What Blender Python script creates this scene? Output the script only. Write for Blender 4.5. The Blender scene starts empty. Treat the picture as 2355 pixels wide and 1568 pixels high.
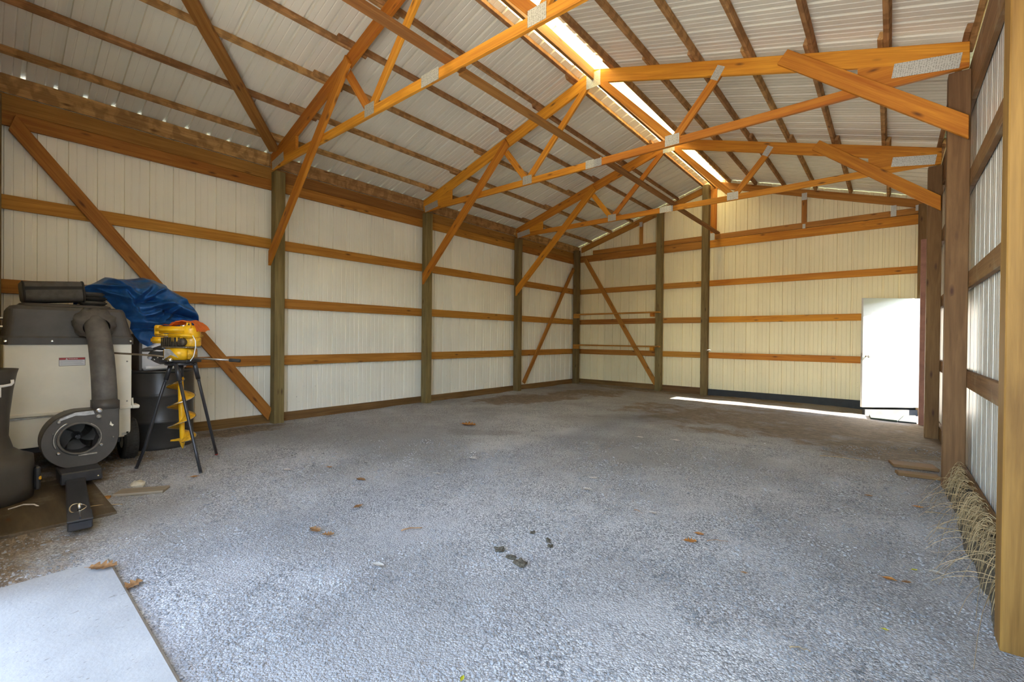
import bpy, bmesh, math, random
from mathutils import Vector, Matrix, noise

random.seed(7)
V = Vector
scn = bpy.context.scene
COL = scn.collection

# ------------------------------------------------------------------ camera
cam_d = bpy.data.cameras.new('camera')
cam = bpy.data.objects.new('camera', cam_d); COL.objects.link(cam)
yaw, pitch, roll = math.radians(39.98), math.radians(-.374), math.radians(.571)
fw = V((-math.sin(yaw)*math.cos(pitch), math.cos(yaw)*math.cos(pitch), math.sin(pitch)))
r0 = V((math.cos(yaw), math.sin(yaw), 0)); u0 = r0.cross(fw)
rr = r0*math.cos(roll)+u0*math.sin(roll); uu = -r0*math.sin(roll)+u0*math.cos(roll)
cam.matrix_world = Matrix(((rr.x, uu.x, -fw.x, 0), (rr.y, uu.y, -fw.y, 0), (rr.z, uu.z, -fw.z, 1.215), (0, 0, 0, 1)))
cam_d.sensor_width = 36.0
cam_d.lens = 36.0*1036.96/2355
cam_d.clip_start = .05; cam_d.clip_end = 400
scn.camera = cam

# ------------------------------------------------------------------ sky, sun, exposure
SUN_E = math.atan(.52)
world = bpy.data.worlds.new('sky'); scn.world = world
world.use_nodes = True
wn = world.node_tree
for n in list(wn.nodes): wn.nodes.remove(n)
wo = wn.nodes.new('ShaderNodeOutputWorld'); wb = wn.nodes.new('ShaderNodeBackground')
sk = wn.nodes.new('ShaderNodeTexSky'); sk.sky_type = 'NISHITA'; sk.sun_disc = False
sk.sun_elevation = SUN_E; sk.sun_rotation = math.radians(90); sk.dust_density = .4; sk.air_density = 1.0
wb.inputs[1].default_value = .55
shs = wn.nodes.new('ShaderNodeHueSaturation'); shs.inputs['Saturation'].default_value = .86   # hazy sky
wn.links.new(sk.outputs[0], shs.inputs['Color']); wn.links.new(shs.outputs[0], wb.inputs[0]); wn.links.new(wb.outputs[0], wo.inputs[0])
sun_d = bpy.data.lights.new('sun', 'SUN'); sun_d.energy = 16.0; sun_d.angle = math.radians(.53); sun_d.color = (1, .90, .76)
sun = bpy.data.objects.new('sun', sun_d); COL.objects.link(sun)
sun.rotation_euler = V((-1, .02, -.52)).to_track_quat('-Z', 'Y').to_euler()
sun.location = (12, 0, 9)
scn.view_settings.view_transform = 'Standard'; scn.view_settings.look = 'None'
scn.view_settings.gamma = 1; scn.view_settings.use_curve_mapping = False
scn.view_settings.exposure = 2.2
scn.cycles.max_bounces = 12; scn.cycles.diffuse_bounces = 8; scn.cycles.transmission_bounces = 6
scn.cycles.use_denoising = True
scn.cycles.sample_clamp_indirect = 8

# ------------------------------------------------------------------ node helpers / materials
def new_mat(name):
    m = bpy.data.materials.new(name); m.use_nodes = True
    nt = m.node_tree; b = nt.nodes['Principled BSDF']
    return m, nt, b
def nd(nt, typ, **kw):
    n = nt.nodes.new(typ)
    for k, v in kw.items(): setattr(n, k, v)
    return n
def lk(nt, a, b): nt.links.new(a, b)
def ramp(nt, fac, stops):
    r = nd(nt, 'ShaderNodeValToRGB'); e = r.color_ramp.elements
    while len(e) > 1: e.remove(e[-1])
    e[0].position = stops[0][0]; e[0].color = (*stops[0][1], 1)
    for p, c in stops[1:]:
        x = e.new(p); x.color = (*c, 1)
    lk(nt, fac, r.inputs[0]); return r.outputs[0]
def mixc(nt, fac, a, b, mode='MIX'):
    m = nd(nt, 'ShaderNodeMix', data_type='RGBA', blend_type=mode)
    for sock, v in ((m.inputs[0], fac), (m.inputs[6], a), (m.inputs[7], b)):
        if hasattr(v, 'links'): lk(nt, v, sock)
        elif isinstance(v, (int, float)): sock.default_value = v
        else: sock.default_value = (*v, 1)
    return m.outputs[2]
def math_(nt, op, a, b=0.0, clamp=False):
    m = nd(nt, 'ShaderNodeMath', operation=op, use_clamp=clamp)
    for s, v in ((m.inputs[0], a), (m.inputs[1], b)):
        if hasattr(v, 'links'): lk(nt, v, s)
        else: s.default_value = v
    return m.outputs[0]
def noise_(nt, vec, scale, detail=4, rough=.55, dist=0.0):
    n = nd(nt, 'ShaderNodeTexNoise'); n.inputs['Scale'].default_value = scale
    n.inputs['Detail'].default_value = detail; n.inputs['Roughness'].default_value = rough
    n.inputs['Distortion'].default_value = dist
    if vec is not None: lk(nt, vec, n.inputs['Vector'])
    return n.outputs[0]
def bump_(nt, h, strength, dist, b, prev=None):
    n = nd(nt, 'ShaderNodeBump'); n.inputs['Strength'].default_value = strength; n.inputs['Distance'].default_value = dist
    lk(nt, h, n.inputs['Height'])
    if prev is not None: lk(nt, prev, n.inputs['Normal'])
    if b is not None: lk(nt, n.outputs[0], b.inputs['Normal'])
    return n.outputs[0]
def flat(name, c, rough=.5, metal=0.0, spec=.5, coat=0.0, var=.12, nscale=9, bump=0.0):
    m, nt, b = new_mat(name)
    tc = nd(nt, 'ShaderNodeTexCoord')
    n = noise_(nt, tc.outputs['Object'], nscale, 5, .6)
    lo = tuple(max(0, x*(1-var)) for x in c); hi = tuple(min(1, x*(1+var)) for x in c)
    lk(nt, ramp(nt, n, [(.3, lo), (.7, hi)]), b.inputs['Base Color'])
    b.inputs['Roughness'].default_value = rough; b.inputs['Metallic'].default_value = metal
    b.inputs['Specular IOR Level'].default_value = spec; b.inputs['Coat Weight'].default_value = coat
    if bump: bump_(nt, noise_(nt, tc.outputs['Object'], nscale*8, 4), bump, .003, b)
    return m

def wood(name, dark, light, knot=(.10, .035, .010), knots=.5, rough=.62, ring=26., bumpv=.25, stain=None, blotch=None):
    m, nt, b = new_mat(name)
    tc = nd(nt, 'ShaderNodeTexCoord'); oi = nd(nt, 'ShaderNodeObjectInfo')
    off = math_(nt, 'MULTIPLY', oi.outputs['Random'], 37.0)
    comb = nd(nt, 'ShaderNodeCombineXYZ'); lk(nt, off, comb.inputs[0]); lk(nt, off, comb.inputs[1]); lk(nt, off, comb.inputs[2])
    ad = nd(nt, 'ShaderNodeVectorMath', operation='ADD'); lk(nt, tc.outputs['Object'], ad.inputs[0]); lk(nt, comb.outputs[0], ad.inputs[1])
    mp = nd(nt, 'ShaderNodeMapping'); mp.inputs['Scale'].default_value = (1.1, ring, ring); lk(nt, ad.outputs[0], mp.inputs[0])
    g1 = noise_(nt, mp.outputs[0], 1.0, 5, .6, .7)
    mp2 = nd(nt, 'ShaderNodeMapping'); mp2.inputs['Scale'].default_value = (3.0, ring*4, ring*4); lk(nt, ad.outputs[0], mp2.inputs[0])
    g2 = noise_(nt, mp2.outputs[0], 1.0, 3, .6)
    g = math_(nt, 'ADD', math_(nt, 'MULTIPLY', g1, .72), math_(nt, 'MULTIPLY', g2, .28))
    col = ramp(nt, g, [(.34, dark), (.50, tuple((a+c)/2 for a, c in zip(dark, light))), (.64, light)])
    # large tonal drift along the board
    mp3 = nd(nt, 'ShaderNodeMapping'); mp3.inputs['Scale'].default_value = (1.3, 3, 3); lk(nt, ad.outputs[0], mp3.inputs[0])
    drift = noise_(nt, mp3.outputs[0], 1.0, 2)
    col = mixc(nt, math_(nt, 'MULTIPLY', drift, .45), col, tuple(x*.62 for x in dark), 'MIX')
    # knots
    mpk = nd(nt, 'ShaderNodeMapping'); mpk.inputs['Scale'].default_value = (4.2, 14, 14); lk(nt, ad.outputs[0], mpk.inputs[0])
    vo = nd(nt, 'ShaderNodeTexVoronoi'); vo.inputs['Scale'].default_value = 1.0; lk(nt, mpk.outputs[0], vo.inputs['Vector'])
    vs = nd(nt, 'ShaderNodeSeparateColor'); lk(nt, vo.outputs['Color'], vs.inputs[0])
    gate = math_(nt, 'LESS_THAN', vs.outputs[0], knots*.55)
    kf = math_(nt, 'MULTIPLY', ramp(nt, vo.outputs['Distance'], [(.07, (1, 1, 1)), (.20, (.35, .35, .35)), (.27, (0, 0, 0))]), gate)
    col = mixc(nt, math_(nt, 'MULTIPLY', kf, .85), col, knot)
    # per board brightness
    hsv = nd(nt, 'ShaderNodeHueSaturation')
    lk(nt, math_(nt, 'ADD', math_(nt, 'MULTIPLY', oi.outputs['Random'], .40), .80), hsv.inputs['Value'])
    lk(nt, math_(nt, 'ADD', math_(nt, 'MULTIPLY', oi.outputs['Random'], .016), .492), hsv.inputs['Hue'])
    lk(nt, col, hsv.inputs['Color'])
    col = hsv.outputs[0]
    if blotch:  # dark saw and bark marks across the edge
        mb = nd(nt, 'ShaderNodeMapping'); mb.inputs['Scale'].default_value = (11, 9, 9); lk(nt, ad.outputs[0], mb.inputs[0])
        bn = noise_(nt, mb.outputs[0], 1.0, 2, .5, .4)
        col = mixc(nt, math_(nt, 'MULTIPLY', ramp(nt, bn, [(.44, (0, 0, 0)), (.58, (1, 1, 1))]), .5), col, blotch)
    if stain:   # chalky weathered blotches
        s = noise_(nt, tc.outputs['Object'], 4.0, 6, .65)
        col = mixc(nt, ramp(nt, s, [(.56, (0, 0, 0)), (.70, (.6, .6, .6))]), col, stain)
    lk(nt, col, b.inputs['Base Color'])
    b.inputs['Roughness'].default_value = rough; b.inputs['Specular IOR Level'].default_value = .3
    bump_(nt, g2, bumpv, .004, b)
    return m

M = {}
M['pine'] = wood('golden pine', (.36, .135, .018), (.62, .285, .052))
M['truss_pine'] = wood('bright orange pine', (.47, .148, .011), (.78, .335, .032), knots=.65)
M['purlin'] = wood('rough sawn purlin wood', (.34, .165, .055), (.66, .375, .145), knots=.3, bumpv=.6, rough=.8, blotch=(.155, .07, .024))
M['post'] = wood('green treated post wood', (.135, .092, .034), (.29, .205, .085), knot=(.05, .022, .01), knots=.35, ring=14, rough=.75)
M['post_brown'] = wood('brown treated post wood', (.135, .068, .026), (.275, .155, .066), knot=(.06, .025, .02), knots=.3, ring=12, rough=.75)
M['post_gold'] = wood('yellow treated post wood', (.125, .056, .010), (.265, .135, .032), knots=.25, ring=16)
M['plate'] = wood('dark golden plank wood', (.26, .105, .020), (.45, .21, .052))
M['dull'] = wood('dull brown girt wood', (.15, .072, .030), (.29, .155, .068), stain=(.34, .26, .16))
M['skirt'] = wood('weathered skirt wood', (.13, .062, .02), (.27, .15, .055), knots=.25)
M['scrap'] = wood('grey weathered scrap wood', (.20, .16, .11), (.36, .30, .22), knots=.2)

def sheet_mat(name, base, rough=.42, dirt=True):
    m, nt, b = new_mat(name)
    tc = nd(nt, 'ShaderNodeTexCoord'); oi = nd(nt, 'ShaderNodeObjectInfo')
    ge = nd(nt, 'ShaderNodeNewGeometry')
    n = noise_(nt, ge.outputs['Position'], .9, 4, .5)
    col = ramp(nt, n, [(.3, tuple(x*.93 for x in base)), (.7, tuple(min(1, x*1.05) for x in base))])
    if dirt:  # splashed specks and scuffs low on the sheets
        v = noise_(nt, ge.outputs['Position'], 23, 3, .7)
        sx = nd(nt, 'ShaderNodeSeparateXYZ'); lk(nt, ge.outputs['Position'], sx.inputs[0])
        low = ramp(nt, math_(nt, 'MULTIPLY', sx.outputs[2], .8), [(0.0, (1, 1, 1)), (.7, (0, 0, 0))])
        sp = math_(nt, 'MULTIPLY', ramp(nt, v, [(.68, (0, 0, 0)), (.74, (1, 1, 1))]), low)
        col = mixc(nt, math_(nt, 'MULTIPLY', sp, .8), col, (.10, .085, .06))
    hs = nd(nt, 'ShaderNodeHueSaturation'); lk(nt, col, hs.inputs['Color'])
    lk(nt, math_(nt, 'ADD', math_(nt, 'MULTIPLY', oi.outputs['Random'], .10), .95), hs.inputs['Value'])
    lk(nt, hs.outputs[0], b.inputs['Base Color'])
    b.inputs['Roughness'].default_value = rough; b.inputs['Specular IOR Level'].default_value = .5
    return m
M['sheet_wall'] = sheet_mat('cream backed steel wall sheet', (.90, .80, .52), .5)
M['sheet_left'] = sheet_mat('steel wall sheet with cool daylight tint', (.90, .865, .74), .5)  # same steel as the back wall, cool daylight put into its colour
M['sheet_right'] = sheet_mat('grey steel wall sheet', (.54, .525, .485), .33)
M['sheet_roof'] = sheet_mat('grey backed steel roof sheet', (.79, .755, .635), .38, dirt=False)
M['galv'] = flat('galvanised plate', (.52, .52, .47), .42, .7, var=.2, nscale=14)

def gusset_mat():
    m, nt, b = new_mat('toothed galvanised gusset')
    tc = nd(nt, 'ShaderNodeTexCoord')
    mp = nd(nt, 'ShaderNodeMapping'); mp.inputs['Scale'].default_value = (60, 1, 130); lk(nt, tc.outputs['Object'], mp.inputs[0])
    v = nd(nt, 'ShaderNodeTexVoronoi'); v.inputs['Scale'].default_value = 1; v.inputs['Randomness'].default_value = .35
    lk(nt, mp.outputs[0], v.inputs['Vector'])
    lk(nt, ramp(nt, v.outputs['Distance'], [(.1, (.16, .15, .11)), (.45, (.60, .59, .52))]), b.inputs['Base Color'])
    b.inputs['Metallic'].default_value = .45; b.inputs['Roughness'].default_value = .45
    bump_(nt, v.outputs['Distance'], .6, .003, b)
    return m
M['gusset'] = gusset_mat()

def gravel_floor():
    m, nt, b = new_mat('crushed gravel floor')
    ge = nd(nt, 'ShaderNodeNewGeometry'); P = ge.outputs['Position']
    sx = nd(nt, 'ShaderNodeSeparateXYZ'); lk(nt, P, sx.inputs[0])
    X, Y = sx.outputs[0], sx.outputs[1]
    wob = noise_(nt, P, 1.3, 5, .6); wob2 = noise_(nt, P, 5.5, 5, .65)
    w = math_(nt, 'SUBTRACT', math_(nt, 'ADD', math_(nt, 'MULTIPLY', wob, 1.6), math_(nt, 'MULTIPLY', wob2, .7)), 1.15)
    # stones
    v1 = nd(nt, 'ShaderNodeTexVoronoi'); v1.inputs['Scale'].default_value = 95; lk(nt, P, v1.inputs['Vector'])
    v2 = nd(nt, 'ShaderNodeTexVoronoi'); v2.inputs['Scale'].default_value = 210; lk(nt, P, v2.inputs['Vector'])
    c1 = nd(nt, 'ShaderNodeSeparateColor'); lk(nt, v1.outputs['Color'], c1.inputs[0])
    c2 = nd(nt, 'ShaderNodeSeparateColor'); lk(nt, v2.outputs['Color'], c2.inputs[0])
    st = math_(nt, 'ADD', math_(nt, 'MULTIPLY', c1.outputs[0], .55), math_(nt, 'MULTIPLY', c2.outputs[0], .45))
    base = ramp(nt, st, [(.10, (.14, .14, .142)), (.40, (.43, .43, .432)), (.70, (.575, .575, .577)), (.95, (.80, .80, .80))])
    gap = ramp(nt, v1.outputs['Distance'], [(.35, (0, 0, 0)), (.75, (1, 1, 1))])
    base = mixc(nt, math_(nt, 'MULTIPLY', gap, .6), base, (.09, .092, .098))
    # pale rock dust
    dust = ramp(nt, noise_(nt, P, 1.9, 6, .62), [(.46, (0, 0, 0)), (.62, (1, 1, 1))])
    base = mixc(nt, math_(nt, 'MULTIPLY', dust, .55), base, (.50, .502, .508))
    # damp darker sweep
    damp = ramp(nt, noise_(nt, P, .55, 3, .5), [(.42, (0, 0, 0)), (.62, (1, 1, 1))])
    base = mixc(nt, math_(nt, 'MULTIPLY', damp, .62), base, (.22, .215, .212))
    # deeper in the shed: tone turns darker and browner
    deep = math_(nt, 'MULTIPLY', math_(nt, 'ADD', math_(nt, 'SUBTRACT', Y, 5.0), math_(nt, 'ADD', math_(nt, 'MULTIPLY', w, 2.4), math_(nt, 'MULTIPLY', X, .35))), .22, True)
    base = mixc(nt, math_(nt, 'MULTIPLY', deep, .62), base, (.20, .165, .125))
    # bare earth patches with an outline of their own
    def patch(cx, cy, ax, ay, rot=0.0):
        dx = math_(nt, 'SUBTRACT', X, cx); dy = math_(nt, 'SUBTRACT', Y, cy)
        c, s = math.cos(rot), math.sin(rot)
        u = math_(nt, 'DIVIDE', math_(nt, 'ADD', math_(nt, 'MULTIPLY', dx, c), math_(nt, 'MULTIPLY', dy, s)), ax)
        t = math_(nt, 'DIVIDE', math_(nt, 'SUBTRACT', math_(nt, 'MULTIPLY', dy, c), math_(nt, 'MULTIPLY', dx, s)), ay)
        d = math_(nt, 'ADD', math_(nt, 'MULTIPLY', u, u), math_(nt, 'MULTIPLY', t, t))
        d = math_(nt, 'ADD', d, math_(nt, 'MULTIPLY', w, 2.6))
        return math_(nt, 'MULTIPLY', math_(nt, 'SUBTRACT', 1.0, d), 1.6, True)
    earth = None
    for a in ((-5.6, 7.3, .75, 1.5, -.25), (-5.2, 9.0, .7, 1.1, -.3), (-.8, 7.9, 2.9, 1.7, 0.05), (.1, 6.9, .8, .9, 0), (-3.6, 10.5, 3.0, .35, 0), (-4.3, -.02, 1.5, .60, 0), (-6.35, 2.1, .28, .8, 0), (-5.75, .8, .8, .6, 0)):
        p = patch(*a); earth = p if earth is None else math_(nt, 'MAXIMUM', earth, p)
    mp = nd(nt, 'ShaderNodeMapping'); mp.inputs['Scale'].default_value = (9, 34, 20); mp.inputs['Rotation'].default_value = (0, 0, .5); lk(nt, P, mp.inputs[0])
    st2 = noise_(nt, mp.outputs[0], 1, 6, .7, .8)
    soil = ramp(nt, st2, [(.30, (.075, .050, .030)), (.52, (.20, .145, .09)), (.66, (.36, .28, .18)), (.78, (.50, .41, .28))])
    base = mixc(nt, math_(nt, 'MULTIPLY', earth, .82), base, soil)
    # damp lumps and old oil stains
    for (cx, cy, ax, ay) in ((-3.0, 6.6, .9, .3), (-4.0, 4.2, .6, .2)):
        base = mixc(nt, math_(nt, 'MULTIPLY', patch(cx, cy, ax, ay, .6), .35), base, (.13, .12, .105))
    lk(nt, base, b.inputs['Base Color'])
    b.inputs['Roughness'].default_value = .92; b.inputs['Specular IOR Level'].default_value = .25
    h = math_(nt, 'ADD', math_(nt, 'MULTIPLY', math_(nt, 'SUBTRACT', .6, v1.outputs['Distance']), 1.0), math_(nt, 'MULTIPLY', math_(nt, 'SUBTRACT', .6, v2.outputs['Distance']), .5))
    h = math_(nt, 'ADD', h, math_(nt, 'MULTIPLY', st2, math_(nt, 'MULTIPLY', earth, 2.5)))
    bump_(nt, h, .8, .007, b)
    return m
M['gravel'] = gravel_floor()

def concrete():
    m, nt, b = new_mat('pale concrete')
    ge = nd(nt, 'ShaderNodeNewGeometry'); P = ge.outputs['Position']
    c = ramp(nt, noise_(nt, P, 3.2, 7, .65), [(.3, (.26, .256, .25)), (.7, (.335, .33, .32))])
    mp = nd(nt, 'ShaderNodeMapping'); mp.inputs['Scale'].default_value = (70, 28, 30); mp.inputs['Rotation'].default_value = (0, 0, .25); lk(nt, P, mp.inputs[0])
    pit = ramp(nt, noise_(nt, mp.outputs[0], 1, 2, .5), [(.27, (1, 1, 1)), (.33, (0, 0, 0))])
    area = ramp(nt, noise_(nt, P, 4, 3), [(.42, (0, 0, 0)), (.6, (1, 1, 1))])
    c = mixc(nt, math_(nt, 'MULTIPLY', math_(nt, 'MULTIPLY', pit, area), .85), c, (.14, .13, .115))
    st = ramp(nt, noise_(nt, P, 2.1, 5, .7), [(.58, (0, 0, 0)), (.75, (1, 1, 1))])
    c = mixc(nt, math_(nt, 'MULTIPLY', st, .35), c, (.28, .25, .20))
    lk(nt, c, b.inputs['Base Color']); b.inputs['Roughness'].default_value = .85
    bump_(nt, math_(nt, 'SUBTRACT', noise_(nt, P, 60, 5), math_(nt, 'MULTIPLY', pit, .8)), .35, .004, b)
    return m
M['concrete'] = concrete()

def yard():
    m, nt, b = new_mat('dry yard ground')
    ge = nd(nt, 'ShaderNodeNewGeometry')
    c = ramp(nt, noise_(nt, ge.outputs['Position'], 2, 6), [(.3, (.50, .475, .43)), (.7, (.62, .59, .54))])
    g = ramp(nt, noise_(nt, ge.outputs['Position'], 7, 6, .7), [(.3, (.045, .07, .02)), (.7, (.12, .14, .05))])
    sx = nd(nt, 'ShaderNodeSeparateXYZ'); lk(nt, ge.outputs['Position'], sx.inputs[0])
    lk(nt, mixc(nt, math_(nt, 'MAXIMUM', math_(nt, 'MULTIPLY', math_(nt, 'SUBTRACT', sx.outputs[1], 1.0), 1.5, True), math_(nt, 'MULTIPLY', math_(nt, 'SUBTRACT', sx.outputs[0], 3.0), 1.5, True)), c, g), b.inputs['Base Color'])
    b.inputs['Roughness'].default_value = .95
    return m
M['yard'] = yard()

def ridge_mat():
    m, nt, b = new_mat('translucent ridge cap')
    for n in list(nt.nodes):
        if n.type != 'OUTPUT_MATERIAL': nt.nodes.remove(n)
    out = [n for n in nt.nodes if n.type == 'OUTPUT_MATERIAL'][0]
    ge = nd(nt, 'ShaderNodeNewGeometry')
    c = ramp(nt, noise_(nt, ge.outputs['Position'], 2.2, 5, .65), [(.35, (.42, .28, .07)), (.48, (.64, .51, .21)), (.6, (.70, .62, .37))])
    t = nd(nt, 'ShaderNodeBsdfTranslucent'); d = nd(nt, 'ShaderNodeBsdfDiffuse'); mx = nd(nt, 'ShaderNodeMixShader')
    lk(nt, c, t.inputs[0]); lk(nt, c, d.inputs[0]); mx.inputs[0].default_value = .12
    lk(nt, t.outputs[0], mx.inputs[1]); lk(nt, d.outputs[0], mx.inputs[2]); lk(nt, mx.outputs[0], out.inputs[0])
    return m
M['ridge'] = ridge_mat()

def tarp_mat():
    m, nt, b = new_mat('blue woven tarpaulin')
    tc = nd(nt, 'ShaderNodeTexCoord')
    n = noise_(nt, tc.outputs['Object'], 5, 6, .65)
    c = ramp(nt, n, [(.3, (.025, .12, .36)), (.55, (.055, .23, .60)), (.75, (.15, .36, .74))])
    f = ramp(nt, noise_(nt, tc.outputs['Object'], 90, 3, .7), [(.60, (0, 0, 0)), (.72, (.6, .6, .6))])
    c = mixc(nt, math_(nt, 'MULTIPLY', f, .35), c, (.30, .42, .60))
    lk(nt, c, b.inputs['Base Color']); b.inputs['Roughness'].default_value = .30; b.inputs['Specular IOR Level'].default_value = .75
    bump_(nt, noise_(nt, tc.outputs['Object'], 45, 4, .7), .25, .004, b)
    return m
M['tarp'] = tarp_mat()

M['cream'] = flat('cream enamel sheet', (.88, .845, .73), .45, var=.06, nscale=3)
M['black_plastic'] = flat('black moulded plastic', (.075, .068, .062), .45, var=.2, nscale=6)
M['black_dusty'] = flat('dusty black rubber hose', (.115, .107, .098), .62, var=.35, nscale=10)
M['black_steel'] = flat('black painted steel', (.030, .030, .034), .35, var=.25, nscale=12)
M['char'] = flat('charcoal soft fabric', (.105, .094, .080), .85, var=.25, nscale=20, bump=.3)
M['char_dark'] = flat('dark zipper tape', (.030, .026, .022), .8)
M['drum'] = flat('dark grey drum paint', (.040, .038, .037), .36, var=.3, nscale=5)
M['white_plastic'] = flat('white plastic', (.90, .90, .91), .4, var=.04)
M['yellow'] = flat('chrome yellow paint', (.86, .47, .012), .32, var=.12, nscale=14)
M['yellow_worn'] = flat('worn yellow paint', (.66, .36, .02), .35, var=.4, nscale=30)
M['engine'] = flat('oily engine casting', (.085, .065, .045), .5, .35, var=.5, nscale=40)
M['chrome'] = flat('bright steel', (.72, .72, .72), .2, 1.0, var=.1)
M['steel'] = flat('scuffed steel', (.42, .40, .37), .4, .85, var=.35, nscale=25)
M['tan_rod'] = flat('tarnished rod', (.34, .27, .18), .45, .5, var=.2)
M['rubber'] = flat('tyre rubber', (.032, .030, .026), .85, var=.3, nscale=30, bump=.6)
M['orange_cloth'] = flat('orange cloth', (.88, .27, .055), .85, var=.15, nscale=25, bump=.3)
M['red_tip'] = flat('red rubber tip', (.25, .03, .02), .6)
M['label_white'] = flat('label white', (.80, .80, .82), .4, var=.03)
M['label_red'] = flat('label red', (.42, .045, .045), .4, var=.05)
M['label_grey'] = flat('label grey print', (.42, .43, .48), .5, var=.05)
M['label_edge'] = flat('label dark edge', (.11, .11, .11), .5, var=.05)
M['tape'] = flat('worn silver tape', (.50, .50, .50), .38, .4, var=.3, nscale=30)
M['door_white'] = flat('white door enamel', (.66, .65, .62), .4, var=.02)
M['red_brown'] = flat('reddish jamb wood', (.30, .14, .10), .7, var=.2)
M['black_skirt'] = flat('black skirt board', (.028, .030, .034), .7, var=.2)
M['mat_green'] = flat('pale green carpet scrap', (.060, .075, .058), .95, var=.3, nscale=60, bump=.8)
M['mat_grey'] = flat('grey carpet scrap', (.040, .045, .043), .95, var=.3, nscale=60, bump=.8)
M['straw'] = flat('dry straw', (.34, .245, .125), .8, var=.4, nscale=30)
M['leaf_brown'] = flat('dry brown leaf', (.36, .19, .075), .75, var=.35, nscale=40)
M['leaf_orange'] = flat('dry orange leaf', (.55, .25, .06), .75, var=.3, nscale=40)
M['leaf_pale'] = flat('pale dry leaf', (.60, .56, .50), .75, var=.2, nscale=40)
M['leaf_yellow'] = flat('yellow green leaf', (.62, .60, .05), .6, var=.25, nscale=40)
M['twig'] = flat('dry twig bark', (.30, .17, .085), .8, var=.3, nscale=40)
M['clod'] = flat('dark soil clod', (.085, .070, .048), .95, var=.5, nscale=60, bump=.8)
M['rock'] = flat('tan field stone', (.46, .40, .29), .85, var=.25, nscale=20, bump=.5)
M['pebble'] = flat('crushed stone chip', (.25, .25, .252), .9, var=.6, nscale=4)
M['plywood'] = wood('dirty plywood', (.060, .042, .025), (.15, .11, .066), knots=.1, ring=8, stain=(.22, .19, .15))

# ------------------------------------------------------------------ object helpers
def absm(o):
    return o.matrix_basis if o.parent is None else absm(o.parent) @ o.matrix_basis
def link(name, me, mat, parent=None, mw=None, smooth=False):
    o = bpy.data.objects.new(name, me); COL.objects.link(o)
    if mat is not None and len(me.materials) == 0: me.materials.append(mat)
    mw = mw if mw is not None else Matrix()
    if parent is not None:
        o.parent = parent; o.matrix_basis = absm(parent).inverted() @ mw
    else: o.matrix_basis = mw
    if smooth:
        for p in me.polygons: p.use_smooth = True
    return o
def from_bm(name, bm, mat, parent=None, mw=None, smooth=False):
    bmesh.ops.recalc_face_normals(bm, faces=bm.faces)
    me = bpy.data.meshes.new(name); bm.to_mesh(me); bm.free()
    return link(name, me, mat, parent, mw, smooth)
def tag(o, label, cat, group=None, kind=None):
    o['label'] = label; o['category'] = cat
    if group: o['group'] = group
    if kind: o['kind'] = kind
    return o
def thing(name, loc, label, cat, group=None, rotz=0.0):
    o = bpy.data.objects.new(name, None); COL.objects.link(o); o.empty_display_size = .1
    o.matrix_basis = Matrix.Translation(loc) @ Matrix.Rotation(rotz, 4, 'Z')
    return tag(o, label, cat, group)
def structure(name, loc=(0, 0, 0)):
    o = bpy.data.objects.new(name, None); COL.objects.link(o); o.matrix_basis = Matrix.Translation(loc)
    o.empty_display_size = .1; o['kind'] = 'structure'; return o

def frame(p0, xd, zd):
    x = V(xd).normalized(); z = V(zd); z = (z - x*z.dot(x)).normalized(); y = z.cross(x)
    return Matrix(((x.x, y.x, z.x, p0[0]), (x.y, y.y, z.y, p0[1]), (x.z, y.z, z.z, p0[2]), (0, 0, 0, 1)))
_lum = {}
def lumber_mesh(L, w, t, c0, c1, bev, mat):
    key = (round(L, 3), round(w, 4), round(t, 4), round(c0, 3), round(c1, 3), mat.name)
    if key in _lum: return _lum[key]
    bm = bmesh.new(); vs = []
    for xx, c in ((0, c0), (L, c1)):
        for yy in (-t/2, t/2):
            for zz in (-w/2, w/2): vs.append(bm.verts.new((xx + c*zz/w, yy, zz)))
    for f in ((0, 1, 3, 2), (4, 6, 7, 5), (0, 4, 5, 1), (2, 3, 7, 6), (0, 2, 6, 4), (1, 5, 7, 3)): bm.faces.new([vs[i] for i in f])
    bmesh.ops.recalc_face_normals(bm, faces=bm.faces)
    bmesh.ops.bevel(bm, geom=list(bm.edges), offset=bev, segments=1, affect='EDGES')
    me = bpy.data.meshes.new('lumber'); bm.to_mesh(me); bm.free(); me.materials.append(mat)
    _lum[key] = me; return me
def lumber(name, p0, p1, w, t, wdir, mat, parent=None, c0=0.0, c1=0.0, bev=.003):
    p0, p1 = V(p0), V(p1)
    return link(name, lumber_mesh((p1-p0).length, w, t, c0, c1, bev, mat), mat, parent, frame(p0, p1-p0, wdir))
def box_bm(x0, x1, y0, y1, z0, z1, bev=0.0, seg=1, bm=None):
    own = bm is None
    b = bmesh.new()
    bmesh.ops.create_cube(b, size=1)
    for v in b.verts: v.co = V(((x0+x1)/2 + v.co.x*(x1-x0), (y0+y1)/2 + v.co.y*(y1-y0), (z0+z1)/2 + v.co.z*(z1-z0)))
    if bev: bmesh.ops.bevel(b, geom=list(b.edges), offset=bev, segments=seg, affect='EDGES')
    if own: return b
    me = bpy.data.meshes.new('t'); b.to_mesh(me); b.free(); bm.from_mesh(me); bpy.data.meshes.remove(me); return bm
def box(name, x0, x1, y0, y1, z0, z1, mat, parent=None, bev=.003, seg=1, base=None):
    """box in world coordinates, or in the frame `base` when given; its origin is its own centre"""
    cx, cy, cz = (x0+x1)/2, (y0+y1)/2, (z0+z1)/2
    bm = box_bm(x0-cx, x1-cx, y0-cy, y1-cy, z0-cz, z1-cz, bev, seg)
    mw = Matrix.Translation((cx, cy, cz))
    if base is not None: mw = base @ mw
    return from_bm(name, bm, mat, parent, mw, smooth=seg > 1)
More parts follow.
